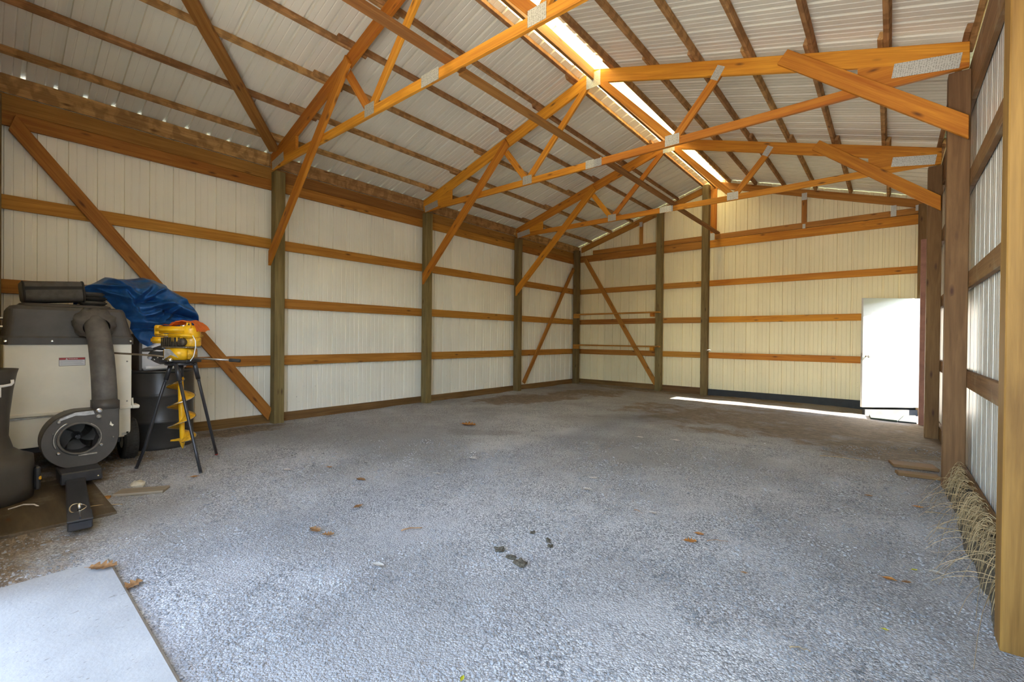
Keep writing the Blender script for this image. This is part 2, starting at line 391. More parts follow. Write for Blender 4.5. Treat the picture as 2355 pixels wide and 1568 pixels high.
def tube_bm(pts, r, n=10, bm=None, caps=True):
    bm = bm or bmesh.new(); rings = []
    pts = [V(p) for p in pts]; rs = r if isinstance(r, (list, tuple)) else [r]*len(pts)
    prev = None
    for i, p in enumerate(pts):
        d = (pts[min(i+1, len(pts)-1)] - pts[max(i-1, 0)]).normalized()
        a = prev if prev is not None else (V((0, 0, 1)) if abs(d.z) < .9 else V((1, 0, 0)))
        a = (a - d*a.dot(d)).normalized(); b = d.cross(a); prev = a
        rings.append([bm.verts.new(p + (a*math.cos(2*math.pi*k/n) + b*math.sin(2*math.pi*k/n))*rs[i]) for k in range(n)])
    for i in range(len(rings)-1):
        for k in range(n): bm.faces.new((rings[i][k], rings[i][(k+1) % n], rings[i+1][(k+1) % n], rings[i+1][k]))
    if caps:
        bm.faces.new(rings[0][::-1]); bm.faces.new(rings[-1])
    return bm
def tube(name, pts, r, mat, parent=None, n=10, base=None):
    return from_bm(name, tube_bm(pts, r, n), mat, parent, base, smooth=n > 6)
def lathe_bm(prof, n=32, bm=None, caps=True):
    bm = bm or bmesh.new(); rings = []
    for r, z in prof: rings.append([bm.verts.new((r*math.cos(2*math.pi*k/n), r*math.sin(2*math.pi*k/n), z)) for k in range(n)])
    for i in range(len(rings)-1):
        for k in range(n): bm.faces.new((rings[i][k], rings[i][(k+1) % n], rings[i+1][(k+1) % n], rings[i+1][k]))
    if caps:
        bm.faces.new(rings[0][::-1]); bm.faces.new(rings[-1])
    return bm
def loft_bm(rings, caps=(True, True), close=True, bm=None):
    bm = bm or bmesh.new(); R = [[bm.verts.new(p) for p in r] for r in rings]; n = len(R[0])
    for i in range(len(R)-1):
        for k in range(n if close else n-1): bm.faces.new((R[i][k], R[i][(k+1) % n], R[i+1][(k+1) % n], R[i+1][k]))
    if caps[0]: bm.faces.new(R[0][::-1])
    if caps[1]: bm.faces.new(R[-1])
    return bm
def prism_bm(poly, y0, y1):
    """polygon in (x,z), extruded in y"""
    bm = bmesh.new()
    a = [bm.verts.new((p[0], y0, p[1])) for p in poly]; b = [bm.verts.new((p[0], y1, p[1])) for p in poly]
    bm.faces.new(a); bm.faces.new(b[::-1]); n = len(a)
    for i in range(n): bm.faces.new((a[i], b[i], b[(i+1) % n], a[(i+1) % n]))
    return bm
def disc_bm(c, nrm, r, h, n=14, dome=True):
    """flat bolt head: short dome along nrm"""
    q = V(nrm).to_track_quat('Z', 'Y').to_matrix()
    prof = [(r, 0), (r*.92, h*.6), (r*.5, h)] if dome else [(r, 0), (r, h)]
    bm = lathe_bm(prof, n)
    for v in bm.verts: v.co = V(c) + q @ v.co
    return bm

# ------------------------------------------------------------------ dimensions
XL, XR = -6.662, .495              # inner face of the girts left, outer face of the posts right
YB = 10.76                         # inner face of the back girts
XC, ZA, SL = -3.066, 4.80, .308    # ridge x, top of truss apex, roof slope
PY = [.03, 2.668, 5.326, 7.995]    # front faces of the posts along the sides
PW = .135
TY = [y-.038 for y in PY]          # front faces of the trusses
def zchord(x): return ZA - SL*abs(x-XC)
def zroof(x): return zchord(x) + .074
def sstep(a, b, x):
    t = min(1, max(0, (x-a)/(b-a))); return t*t*(3-2*t)
def zfloor(x, y): return -.028*sstep(-1.6, .2, x)*sstep(1.2, 2.6, y) - .030*sstep(7.5, 10, y)*sstep(-5.5, -3.5, x)

# ------------------------------------------------------------------ floor and yard
def make_floor():
    bm = bmesh.new(); nx, ny = 110, 160
    x0, x1, y0, y1 = -6.75, .60, -.45, 10.85
    g = []
    for j in range(ny+1):
        row = []
        for i in range(nx+1):
            x = x0+(x1-x0)*i/nx; y = y0+(y1-y0)*j/ny
            z = zfloor(x, y) + .010*noise.noise((x*1.1, y*1.1, 0)) + .006*noise.noise((x*3.7, y*3.7, 5))
            if y > 6: z += .010*noise.noise((x*2.0, y*2.6, 9))
            row.append(bm.verts.new((x, y, z-.004)))
        g.append(row)
    for j in range(ny):
        for i in range(nx): bm.faces.new((g[j][i], g[j][i+1], g[j+1][i+1], g[j+1][i]))
    o = from_bm('floor', bm, M['gravel'], smooth=True); o['kind'] = 'structure'
    return o
floor = make_floor()
bm = bmesh.new()
# yard around the shed, lower than the shed floor
prof = [(-60, -.07), (2.2, -.07), (3.2, .0), (6.0, 1.6), (9.0, 3.6), (12.5, 5.2), (18, 5.6), (60, 5.6)]   # unseen bank added east of the shed to block low sky near the sun
pv = [[bm.verts.new((x, y, z)) for x, z in prof] for y in (-60, 60)]
for k in range(len(prof)-1): bm.faces.new((pv[0][k], pv[0][k+1], pv[1][k+1], pv[1][k]))
yd = from_bm('ground', bm, M['yard']); yd['kind'] = 'structure'

# ------------------------------------------------------------------ ribbed steel sheets
def rib_profile(width):
    pts = [(0.0, 0.0)]
    k = 0
    while k*.2285 < width - .05:
        c = k*.2285 + .05
        for dx, d in ((-.020, 0), (-.015, .025), (.015, .025), (.020, 0)): pts.append((c+dx, d))
        for m in (.0762, .1524):
            if c+m+.014 < width:
                for dx, d in ((-.008, 0), (-.003, .0035), (.003, .0035), (.008, 0)): pts.append((c+m+dx, d))
        k += 1
    pts = [p for p in pts if p[0] <= width]
    pts.append((width, 0.0)); return pts
def sheet(name, mat, parent, mw, width, z0, ztop):
    """local x across, +y outward, z up; ztop is a number or a function of local x"""
    f = ztop if callable(ztop) else (lambda x: ztop)
    bm = bmesh.new(); a = []; b = []
    for x, d in rib_profile(width):
        a.append(bm.verts.new((x, d, z0))); b.append(bm.verts.new((x, d, f(x))))
    for i in range(len(a)-1): bm.faces.new((a[i], a[i+1], b[i+1], b[i]))
    me = bpy.data.meshes.new(name); bm.to_mesh(me); bm.free()
    return link(name, me, mat, parent, mw)
SW = .914
# left wall: outward -x, sheets run along y
wl = structure('wall_left', (-6.70, 0, 0))
y = -.34; i = 0
while y < YB+.02:
    w = min(SW+.035, YB+.06-y)
    # local x -> world -y so that local y -> -x
    mw = Matrix(((0, -1, 0, -6.702-.0012*(i % 2)), (1, 0, 0, y), (0, 0, 1, 0), (0, 0, 0, 1)))
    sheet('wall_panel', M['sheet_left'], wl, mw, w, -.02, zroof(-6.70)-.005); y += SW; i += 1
# back wall: outward +y, sheets run along x
wbk = structure('wall_back', (XC, YB+.04, 0))
x = .56; i = 0
while x > -6.74:
    w = min(SW+.035, x+6.76)
    xs = x-w
    mw = Matrix.Translation((xs, YB+.041+.0012*(i % 2), 0))
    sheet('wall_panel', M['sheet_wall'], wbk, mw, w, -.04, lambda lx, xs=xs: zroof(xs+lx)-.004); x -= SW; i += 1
# right wall: outward +x, sheets run along -y; a doorway between y 9.40 and 10.38
wr = structure('wall_right', (XR+.04, 0, 0))
y = -.34; i = 0
while y < YB+.05:
    w = min(SW+.035, YB+.06-y)
    mw = Matrix(((0, 1, 0, XR+.041+.0012*(i % 2)), (-1, 0, 0, y+w), (0, 0, 1, 0), (0, 0, 0, 1)))
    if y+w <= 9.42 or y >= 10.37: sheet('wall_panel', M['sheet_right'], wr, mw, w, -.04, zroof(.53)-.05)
    else:
        a, b_ = y, y+w
        if a < 9.40:
            ww = 9.40-a
            sheet('wall_panel', M['sheet_right'], wr, Matrix(((0, 1, 0, XR+.041), (-1, 0, 0, 9.40), (0, 0, 1, 0), (0, 0, 0, 1))), ww, -.04, zroof(.53)-.05)
        if b_ > 10.38:
            ww = b_-10.38
            sheet('wall_panel', M['sheet_right'], wr, Matrix(((0, 1, 0, XR+.041), (-1, 0, 0, b_), (0, 0, 1, 0), (0, 0, 0, 1))), ww, -.04, zroof(.53)-.05)
        lo, hi = max(a, 9.40), min(b_, 10.38)
        if hi-lo > .03: sheet('wall_panel', M['sheet_right'], wr, Matrix(((0, 1, 0, XR+.041), (-1, 0, 0, hi), (0, 0, 1, 0), (0, 0, 0, 1))), hi-lo, 2.10, zroof(.53)-.05)
    y += SW; i += 1
# front wall: closed on the left, a wide doorway on the right
wf = structure('wall_front', (XC, -.06, 3.2))
x = .56; i = 0
while x > -6.74:
    w = min(SW+.035, x+6.76); xs = x-w
    mw = Matrix(((-1, 0, 0, xs+w), (0, -1, 0, -.062-.0012*(i % 2)), (0, 0, 1, 0), (0, 0, 0, 1)))
    sheet('wall_panel', M['sheet_wall'], wf, mw, w, 3.1 if xs > -3.6 else -.02, lambda lx, xs=xs, w=w: zroof(xs+w-lx)-.004); x -= SW; i += 1
# roof: two slopes, sheets side by side along y, ribs down the slope
ceil_ = structure('ceiling', (XC, 5.2, 4.9))
ca = math.atan(SL)
for side in (-1, 1):
    xin = -3.245 if side < 0 else -2.905       # sheets stop short of the ridge
    xout = -6.98 if side < 0 else .80
    L = abs(xout-xin)/math.cos(ca)
    y = -1.34; i = 0  # unseen front overhang, lengthened to shade the floor by the opening
    while y < YB+.12:
        w = min(SW+.035, YB+.16-y)
        up = V((math.cos(ca)*-side, 0, math.sin(ca))) # from eave to ridge
        nrm = V((math.sin(ca)*side, 0, math.cos(ca)))
        o = V((xout, 0, zroof(xout))) + nrm*(.0012*(i % 2))
        xd = nrm.cross(up)        # right-handed: x across, y = normal, z = up
        if xd.y > 0: o.y = y
        else: o.y = y+w
        mw = Matrix(((xd.x, nrm.x, up.x, o.x), (xd.y, nrm.y, up.y, o.y), (xd.z, nrm.z, up.z, o.z), (0, 0, 0, 1)))
        sheet('roof_panel', M['sheet_roof'], ceil_, mw, w, 0, L+random.uniform(-.012, .012)); y += SW; i += 1
# translucent ridge cap in lengths
y = -1.34
while y < YB+.1:
    y1 = min(y+2.9, YB+.15)
    bm = bmesh.new(); top = zroof(XC)+.035
    prof = [(XC-.30, zroof(XC-.30)+.030), (XC-.16, zroof(XC-.16)+.034), (XC, top), (XC+.16, zroof(XC+.16)+.034), (XC+.30, zroof(XC+.30)+.030)]
    a = [bm.verts.new((px, y, pz)) for px, pz in prof]; b_ = [bm.verts.new((px, y1, pz)) for px, pz in prof]
    for k in range(4): bm.faces.new((a[k], a[k+1], b_[k+1], b_[k]))
    from_bm('ridge_cap', bm, M['ridge'], ceil_); y = y1-.03

# ------------------------------------------------------------------ posts
BAY = ['in the bay nearest the open front', 'between nearest and middle trusses', 'between middle and farthest trusses', 'in the bay by the back wall']
NEAR = ['at the open front corner', 'under the nearest full truss', 'under the middle truss', 'under the farthest full truss', 'in the back left corner']
POSTTOP = 3.50
for i, py in enumerate(PY + [10.53]):
    top = POSTTOP if i < 4 else 3.62
    t = lumber('wall_post', (XL+.14/2, py+PW/2, -.25), (XL+.14/2, py+PW/2, top), PW, .14, (0, 1, 0), M['post'], bev=.005)
    tag(t, 'greenish treated timber post on the left wall, ' + NEAR[i], 'post', 'left wall posts')
for i, py in enumerate(PY):
    if i == 0: continue
    t = lumber('wall_post', (XR-.14/2, py+PW/2, -.25), (XR-.14/2, py+PW/2, POSTTOP), PW, .14, (0, 1, 0), M['post_gold' if i == 1 else 'post_brown'], bev=.005)
    tag(t, ['', 'yellowish timber post at the frame edge, nearest on the right wall', 'thick brown timber post with straw at its foot, right wall', 'brown timber post between the thick straw-footed post and the white door'][i], 'post', 'right wall posts')
t = lumber('wall_post', (XR-.14/2, 10.62, -.25), (XR-.14/2, 10.62, 3.62), PW, .14, (0, 1, 0), M['post_brown'], bev=.005)
tag(t, 'dark timber corner post rising behind the white door', 'post', 'right wall posts')
for xx, lab in ((-4.304, 'tall timber post on the back wall at the right end of the shelf boards'), (-3.239, 'tallest back wall post, reaching the ridge beside the black skirt board')):
    top = zchord(xx)-.02
    t = lumber('gable_post', (xx, YB-.07, -.25), (xx, YB-.07, top), .14, .14, (1, 0, 0), M['post'], bev=.005)
    tag(t, lab, 'post', 'back wall posts')

# ------------------------------------------------------------------ girts, plates, skirt boards
ROWZ = [(.867, 'lowest'), (1.675, 'middle'), (2.505, 'top')]
def jit(): return random.uniform(-.004, .004)
for bi in range(4):
    y0 = PY[bi]+PW/2; y1 = (PY[bi+1] if bi < 3 else 10.62)+PW/2
    for z, nm in ROWZ:
        t = lumber('wall_girt', (XL-.019, y0-.02, z+jit()), (XL-.019, y1-.025, z+jit()), .138, .036, (0, 0, 1), M['pine'])
        tag(t, 'golden %s horizontal board across the left wall %s' % (nm, BAY[bi]), 'girt', 'left wall girts')
    t = lumber('wall_plate', (XL-.010, y0-.02, 3.322), (XL-.010, y1-.025, 3.322), .142, .036, (0, 0, 1), M['pine'])
    tag(t, 'golden lower header board under the left eave ' + BAY[bi], 'plate', 'left eave header boards')
    t = lumber('wall_plate', (XL-.042, y0-.02, 3.487), (XL-.042, y1-.025, 3.487), .168, .036, (0, 0, 1), M['plate'])
    tag(t, 'darker upper header board under the left eave ' + BAY[bi], 'plate', 'left eave header boards')
bl = structure('baseboard_left', (XL, 5, 0))
for bi in range(4):
    y0 = PY[bi]+PW/2; y1 = (PY[bi+1] if bi < 3 else 10.62)+PW/2
    lumber('board', (XL-.019, y0-.02, .012), (XL-.019, y1-.025, .012), .205, .034, (0, 0, 1), M['skirt'], bl)
# back wall
BX = [(-6.60, -4.304, 'left of the shelf post'), (-4.304, -3.239, 'between the two tall back posts'), (-3.239, .43, 'right of the tallest back post')]
for k, (xa, xb, nm) in enumerate(BX):
    for (z, rn) in ROWZ:
        xe = xb if (k < 2 or rn == 'top') else -.25
        za, zb = z+jit(), z+jit()
        t = lumber('wall_girt', (xa, YB+.019, za), (xe-.004, YB+.019, zb), .132, .036, (0, 0, 1), M['truss_pine' if k == 2 else 'pine'])
        tag(t, 'golden %s horizontal board across the back wall, %s' % (rn, nm), 'girt', 'back wall girts')
    t = lumber('wall_plate', (xa, YB+.018, 3.40), (xb-.004, YB+.018, 3.40), .175, .034, (0, 0, 1), M['truss_pine' if k == 2 else 'pine'])
    tag(t, 'header board below the gable truss on the back wall, ' + nm, 'plate', 'back wall header boards')
bb = structure('baseboard_back', (-5, YB, 0))
for xa, xb in ((-6.6, -4.304), (-4.304, -3.239)):
    lumber('board', (xa, YB+.019, .012), (xb-.004, YB+.019, .012), .205, .034, (0, 0, 1), M['skirt'], bb)
tr = structure('trim_1', (-1.5, YB, 0))
lumber('board', (-3.17, YB+.010, .0), (.47, YB+.010, .0), .20, .05, (0, 0, 1), M['black_skirt'], tr)
# right wall
RB = [(0.0, PY[1], 'nearest the camera'), (PY[1], PY[2], 'between the yellowish and thick brown posts'), (PY[2], PY[3], 'between the two brown posts'), (PY[3], 9.32, 'just before the doorway')]
for k, (ya, yb, nm) in enumerate(RB):
    if k == 0: continue
    for z, rn in ((.905, 'lowest'), (1.745, 'middle'), (2.60, 'top')):
        t = lumber('wall_girt', (XR+.019, ya+.06, z), (XR+.019, yb+.055, z), .138, .036, (0, 0, 1), M['dull'])
        tag(t, 'dull brown %s horizontal board on the right wall, %s' % (rn, nm), 'girt', 'right wall girts')
    t = lumber('wall_plate', (XR+.019, ya+.06, 3.42), (XR+.019, yb+.055, 3.42), .33, .036, (0, 0, 1), M['dull'])
    tag(t, 'dull brown header board under the right eave, ' + nm, 'plate', 'right eave header boards')
br = structure('baseboard_right', (XR, 5, 0))
for k, (ya, yb, nm) in enumerate(RB):
    lumber('board', (XR+.019, ya+.06, .02), (XR+.019, yb+.055, .02), .20, .034, (0, 0, 1), M['skirt'], br)

# ------------------------------------------------------------------ purlins
PL = [-6.28, -5.68, -5.085, -4.53, -3.935, -3.345]
PR = [.47, -.08, -.64, -1.20, -1.74, -2.28, -2.80]
ORD = ['first', 'second', 'third', 'fourth', 'fifth', 'sixth', 'seventh']
PB = ['nearest the open front', 'between nearest and middle trusses', 'between middle and farthest trusses', 'nearest the back wall']
YS = [-1.30, TY[1]+.02, TY[2]+.02, TY[3]+.02, YB+.10]
for side, rows in ((-1, PL), (1, PR)):
    for ri, px in enumerate(rows):
        for bi in range(4):
            off = (.021 if bi % 2 else -.021)
            ya = YS[bi]-(.16 if bi else 0)-random.uniform(0, .05); yb = YS[bi+1]+(.16 if bi < 3 else 0)+random.uniform(0, .05)
            xx = px+off; nrm = V((SL*side, 0, 1)).normalized()
            c = V((xx, 0, zchord(xx)))+nrm*.0350
            t = lumber('roof_purlin', (c.x, ya, c.z), (c.x, yb, c.z), .069, .042, nrm, M['purlin'])
            tag(t, 'rough roof purlin, %s up from the %s eave, bay %s' % (ORD[ri], 'left' if side < 0 else 'right', PB[bi]), 'purlin', '%s slope purlins' % ('left' if side < 0 else 'right'))
for bi in range(4):   # eave boards on the left
    ya, yb = max(YS[bi], -.05), YS[bi+1]
    t = lumber('eave_board', (XL-.012, ya, 3.663), (XL-.012, yb-.004, 3.663), .172, .038, (.2, 0, 1), M['purlin'])
    tag(t, 'rough board where left wall meets roof, bay ' + PB[bi], 'board', 'left eave boards')

# ------------------------------------------------------------------ trusses
def gusset(par, cx, cz, w, h, y, rot=0.0, lab=True):
    bm = box_bm(-w/2, w/2, -.0012, .0012, -h/2, h/2)
    mw = Matrix.Translation((cx, y, cz)) @ Matrix.Rotation(-rot, 4, 'Y')
    o = from_bm('gusset_plate', bm, M['gusset'], par, mw)
    if lab: o['label'] = 'galvanised toothed gusset plate'
    return o
def truss(yf, label, mat, splice=-3.05):
    y = yf+.019; g = yf-.0016
    root = thing('roof_truss', (XC, y, 3.5), label, 'truss', 'roof trusses')
    xl, xr = -6.585, .478
    wv = .166; dv = wv/2/math.cos(ca)
    lumber('top_chord', (xl, y, zchord(xl)-dv), (XC, y, ZA-dv), wv, .038, (0, 0, 1), mat, root, c0=wv*SL, c1=wv*SL)
    lumber('top_chord', (xr, y, zchord(xr)-dv), (XC, y, ZA-dv), wv, .038, (0, 0, 1), mat, root, c0=wv*SL, c1=wv*SL)
    lumber('bottom_chord', (xl+.02, y, 3.548), (splice, y, 3.548), .092, .0375, (0, 0, 1), mat, root)
    lumber('bottom_chord', (xr, y, 3.548), (splice, y, 3.548), .092, .0375, (0, 0, 1), mat, root)
    zn = 3.575
    xnl, xnr = -4.17, -2.0
    lumber('web', (xnl, y, zn), (XC-.06, y, 4.66), .089, .037, (1, 0, 0), mat, root)
    lumber('web', (xnr, y, zn), (XC+.06, y, 4.66), .089, .037, (1, 0, 0), mat, root)
    lumber('web', (xnl-.02, y, zn), (-4.66, y, 4.17), .089, .037, (1, 0, 0), mat, root)
    lumber('web', (xnr+.02, y, zn), (-1.47, y, 4.19), .089, .037, (1, 0, 0), mat, root)
    for s, xe in ((1, xl), (-1, xr)):   # solid wedge in the heel
        bm = prism_bm([(xe+s*.12, 3.592), (xe+s*.74, 3.592), (xe+s*.74, zchord(xe+s*.74)-wv/math.cos(ca)), (xe+s*.12, 3.60)], y-.0185, y+.0185)
        from_bm('heel_wedge', bm, mat, root)
    gusset(root, xl+.22, 3.575, .36, .115, g, math.radians(8))
    gusset(root, xr-.27, 3.605, .44, .125, g, math.radians(-9))
    gusset(root, XC, 4.66, .21, .20, g)
    gusset(root, splice, 3.55, .24, .11, g)
    gusset(root, xnl, 3.572, .17, .125, g); gusset(root, xnr, 3.572, .17, .125, g)
    gusset(root, -4.61, 4.165, .09, .14, g, .55); gusset(root, -1.50, 4.175, .09, .15, g, -.55)
    return root
truss(TY[0], 'timber roof truss over the open front, above the camera', M['truss_pine'])
truss(TY[1], 'orange timber roof truss nearest the camera, crossing the top edge', M['truss_pine'], -3.2)
truss(TY[2], 'middle orange roof truss with big perforated heel plate, above the thick post', M['truss_pine'], -3.05)
truss(TY[3], 'farthest full orange roof truss, seen in front of the back gable', M['truss_pine'], -3.1)
# gable truss inside the back wall
def gable():
    y = YB+.019
    root = thing('gable_truss', (XC, y, 3.5), 'gable truss with upright studs set into the back wall', 'truss')
    wv = .14; dv = wv/2/math.cos(ca); mat = M['pine']
    lumber('top_chord', (-6.56, y, zchord(-6.56)-dv), (XC, y, ZA-dv), wv, .036, (0, 0, 1), mat, root, c0=wv*SL, c1=wv*SL)
    lumber('top_chord', (.45, y, zchord(.45)-dv), (XC, y, ZA-dv), wv, .036, (0, 0, 1), mat, root, c0=wv*SL, c1=wv*SL)
    lumber('bottom_chord', (-6.2, y-.002, 3.55), (XC, y-.002, 3.55), .11, .034, (0, 0, 1), mat, root)
    lumber('bottom_chord', (.45, y-.002, 3.55), (XC, y-.002, 3.55), .11, .034, (0, 0, 1), mat, root)
    for xx in (-4.83, -1.36):
        lumber('stud', (xx, y, 3.49), (xx, y, zchord(xx)-.10), .089, .034, (1, 0, 0), mat, root)
    lumber('stud', (-3.10, y, 3.49), (-3.10, y, 4.64), .13, .034, (1, 0, 0), M['truss_pine'], root)
    for cx, cz, w, h in ((.02, 3.60, .08, .20), (.36, 3.60, .08, .10), (-1.36, 4.13, .09, .14), (-1.36, 3.53, .05, .09), (-4.83, 4.10, .08, .12), (-3.12, 3.56, .1, .16)):
        gusset(root, cx, cz, w, h, YB-.003)
gable()

# ------------------------------------------------------------------ knee braces
KN = ['', 'nearest full truss', 'middle truss', 'farthest full truss']
for i in (1, 2, 3):
    yk = TY[i]-.0225
    t = lumber('knee_brace', (-6.55, yk, 2.275), (-4.55, yk, 4.225), .138, .038, (-1, 0, 1), M['truss_pine'], c0=.138, c1=.03)
    tag(t, 'diagonal knee brace from the left post up to the ' + KN[i], 'brace', 'left knee braces')
    t = lumber('knee_brace', (.475, yk, 2.99), (-.87, yk, 4.09), .146, .038, (1, 0, 1), M['truss_pine'], c0=.12, c1=0)
    if i < 2: tag(t, 'diagonal knee brace from the right post up to the ' + KN[i], 'brace', 'right knee braces')
    else: tag(t, ['wide knotted orange diagonal brace on the thick right post and middle truss', 'smaller orange diagonal brace on the farther right post and farthest truss'][i-2], 'brace', 'right knee braces')
# wall and roof diagonals
t = lumber('wall_brace', (XL+.022, .235, 3.285), (XL+.022, 2.655, .115), .135, .036, (0, 1, 1), M['pine'], c0=-.10, c1=-.10)
tag(t, 'long diagonal brace descending behind the blue tarp on the left wall', 'brace')
t = lumber('wall_brace', (XL+.022, 8.36, .16), (XL+.022, 10.51, 3.12), .098, .036, (0, -1, 1), M['pine'])
tag(t, 'slim diagonal brace on the left wall in the farthest bay', 'brace')
t = lumber('wall_brace', (-6.42, YB-.022, 3.38), (-4.39, YB-.022, .12), .11, .036, (1, 0, 1), M['pine'])
tag(t, 'diagonal brace on the back wall crossing behind the shelf boards', 'brace')
def under(x): return zchord(x)-.022
t = lumber('roof_brace', (-6.46, 2.63, under(-6.46)), (-3.45, .02, under(-3.45)), .138, .036, V((.64, .76, 0)), M['plate'])
tag(t, 'dark diagonal brace under the purlins at top left of the roof', 'brace')
# lateral brace on the bottom chords
LB = [(-.2, TY[1]+.18), (TY[1]+.20, TY[2]+.22), (TY[2]+.24, TY[3]+.20), (TY[3]+.22, YB-.03)]
for k, (ya, yb) in enumerate(LB):
    xx = -2.965-.03*(k % 2)
    t = lumber('lateral_brace', (xx, ya, 3.616), (xx, yb, 3.616), .092, .037, (1, 0, 0), M['plate'])
    tag(t, 'brown lengthwise brace lying on the truss bottom chords, section ' + PB[k], 'brace', 'lengthwise truss braces')
# ridge boards
for k in range(4):
    ya = [-.2, TY[1]+.04, TY[2]+.04, TY[3]+.04][k]; yb = [TY[1], TY[2], TY[3], YB][k]
    t = lumber('ridge_board', (XC-.01, ya, 4.735), (XC-.01, yb, 4.735), .14, .038, (0, 0, 1), M['plate'])
    tag(t, 'ridge board under the glowing ridge cap, section ' + PB[k], 'board', 'ridge boards')

# ------------------------------------------------------------------ shelf boards, back left
for z, nm in ((1.872, 'upper'), (1.045, 'lower')):
    root = thing('shelf_rail', (-5.5, 10.56, z), nm + ' narrow shelf board on blocks in the back left corner', 'shelf', 'corner shelf boards')
    lumber('shelf_board', (-6.63, 10.565, z), (-4.24, 10.565, z), .11, .034, (0, 1, 0), M['pine'], root)
    lumber('block', (-6.62, 10.507, z-.058), (-6.44, 10.507, z-.058), .09, .036, (0, 0, 1), M['pine'], root)
    lumber('block', (-4.47, 10.565, z-.058), (-4.38, 10.565, z-.058), .09, .09, (0, 0, 1), M['truss_pine'], root)

# ------------------------------------------------------------------ door
dr = structure('door_1', (.40, 10.44, 0))
E0 = V((-.36, 9.83, 0)); E1 = V((.405, 10.455, 0))
xd = (E1-E0).normalized(); Ld = (E1-E0).length
DM = frame((E0.x, E0.y, 0), xd, (0, 0, 1))
leaf = box('door_leaf', 0, Ld, -.0, .044, .085, 1.965, M['door_white'], dr, bev=.004, base=DM)
def local_obj(name, bm, mat, par, base, smooth=True): return from_bm(name, bm, mat, par, base, smooth)
bm = lathe_bm([(.0, 0), (.027, 0), (.027, .006), (.012, .012), (.011, .035), (.026, .042), (.030, .055), (.022, .068), (.0, .070)], 18, caps=False)
kn = local_obj('door_knob', bm, M['chrome'], leaf, DM @ Matrix.Translation((.065, 0, .96)) @ Matrix.Rotation(math.radians(90), 4, 'X'))
box('latch_plate', -.002, .0, .008, .036, .90, 1.02, M['galv'], leaf, bev=0, base=DM)
lumber('door_jamb', (XR-.075, 9.30, -.2), (XR-.075, 9.30, 2.78), .06, .15, (0, 1, 0), M['red_brown'], dr)
lumber('door_head', (XR+.01, 9.36, 2.15), (XR+.01, 10.5, 2.15), .10, .09, (0, 0, 1), M['post_brown'], dr)
lumber('leaf_shade_strip', (-.34, 9.93, -.01), (.36, 10.50, -.01), .10, .06, (0, 0, 1), M['black_skirt'], dr)  # black strip stands in for the shaded gap below the open leaf
def rug(name, pts, h, mat, label):
    bm = bmesh.new(); n = len(pts)
    lo = [bm.verts.new((p[0], p[1], zfloor(p[0], p[1])-.01)) for p in pts]
    hi = [bm.verts.new((p[0], p[1], zfloor(p[0], p[1])+h+random.uniform(0, .006))) for p in pts]
    bm.faces.new(hi); bm.faces.new(lo[::-1])
    for k in range(n): bm.faces.new((lo[k], lo[(k+1) % n], hi[(k+1) % n], hi[k]))
    bmesh.ops.bevel(bm, geom=[e for e in bm.edges], offset=.004, segments=1, affect='EDGES')
    c = V((sum(p[0] for p in pts)/n, sum(p[1] for p in pts)/n, 0))
    for v in bm.verts: v.co -= c
    return tag(from_bm(name, bm, mat, None, Matrix.Translation(c)), label, 'mat')
rug('door_mat', [(-.23, 9.42), (.10, 9.38), (.19, 10.22), (.0, 10.08), (-.26, 9.84)], .022, M['mat_green'], 'pale green mat scrap on the ground before the white door')
rug('door_mat', [(.11, 9.375), (.33, 9.36), (.35, 10.34), (.20, 10.22)], .020, M['mat_grey'], 'grey mat scrap beside the green one at the doorway')

# ------------------------------------------------------------------ concrete apron
bm = box_bm(-3.19, .35, -1.6, .455, -.09, .022, .012, 1)
c = V((-1.4, -.6, 0))
for v in bm.verts:
    v.co -= c
    if v.co.x < -1.7: v.co.y += .012
tag(from_bm('concrete_pad', bm, M['concrete'], None, Matrix.Translation(c)), 'pale pitted concrete pad at the bottom left corner', 'slab', kind='thing')

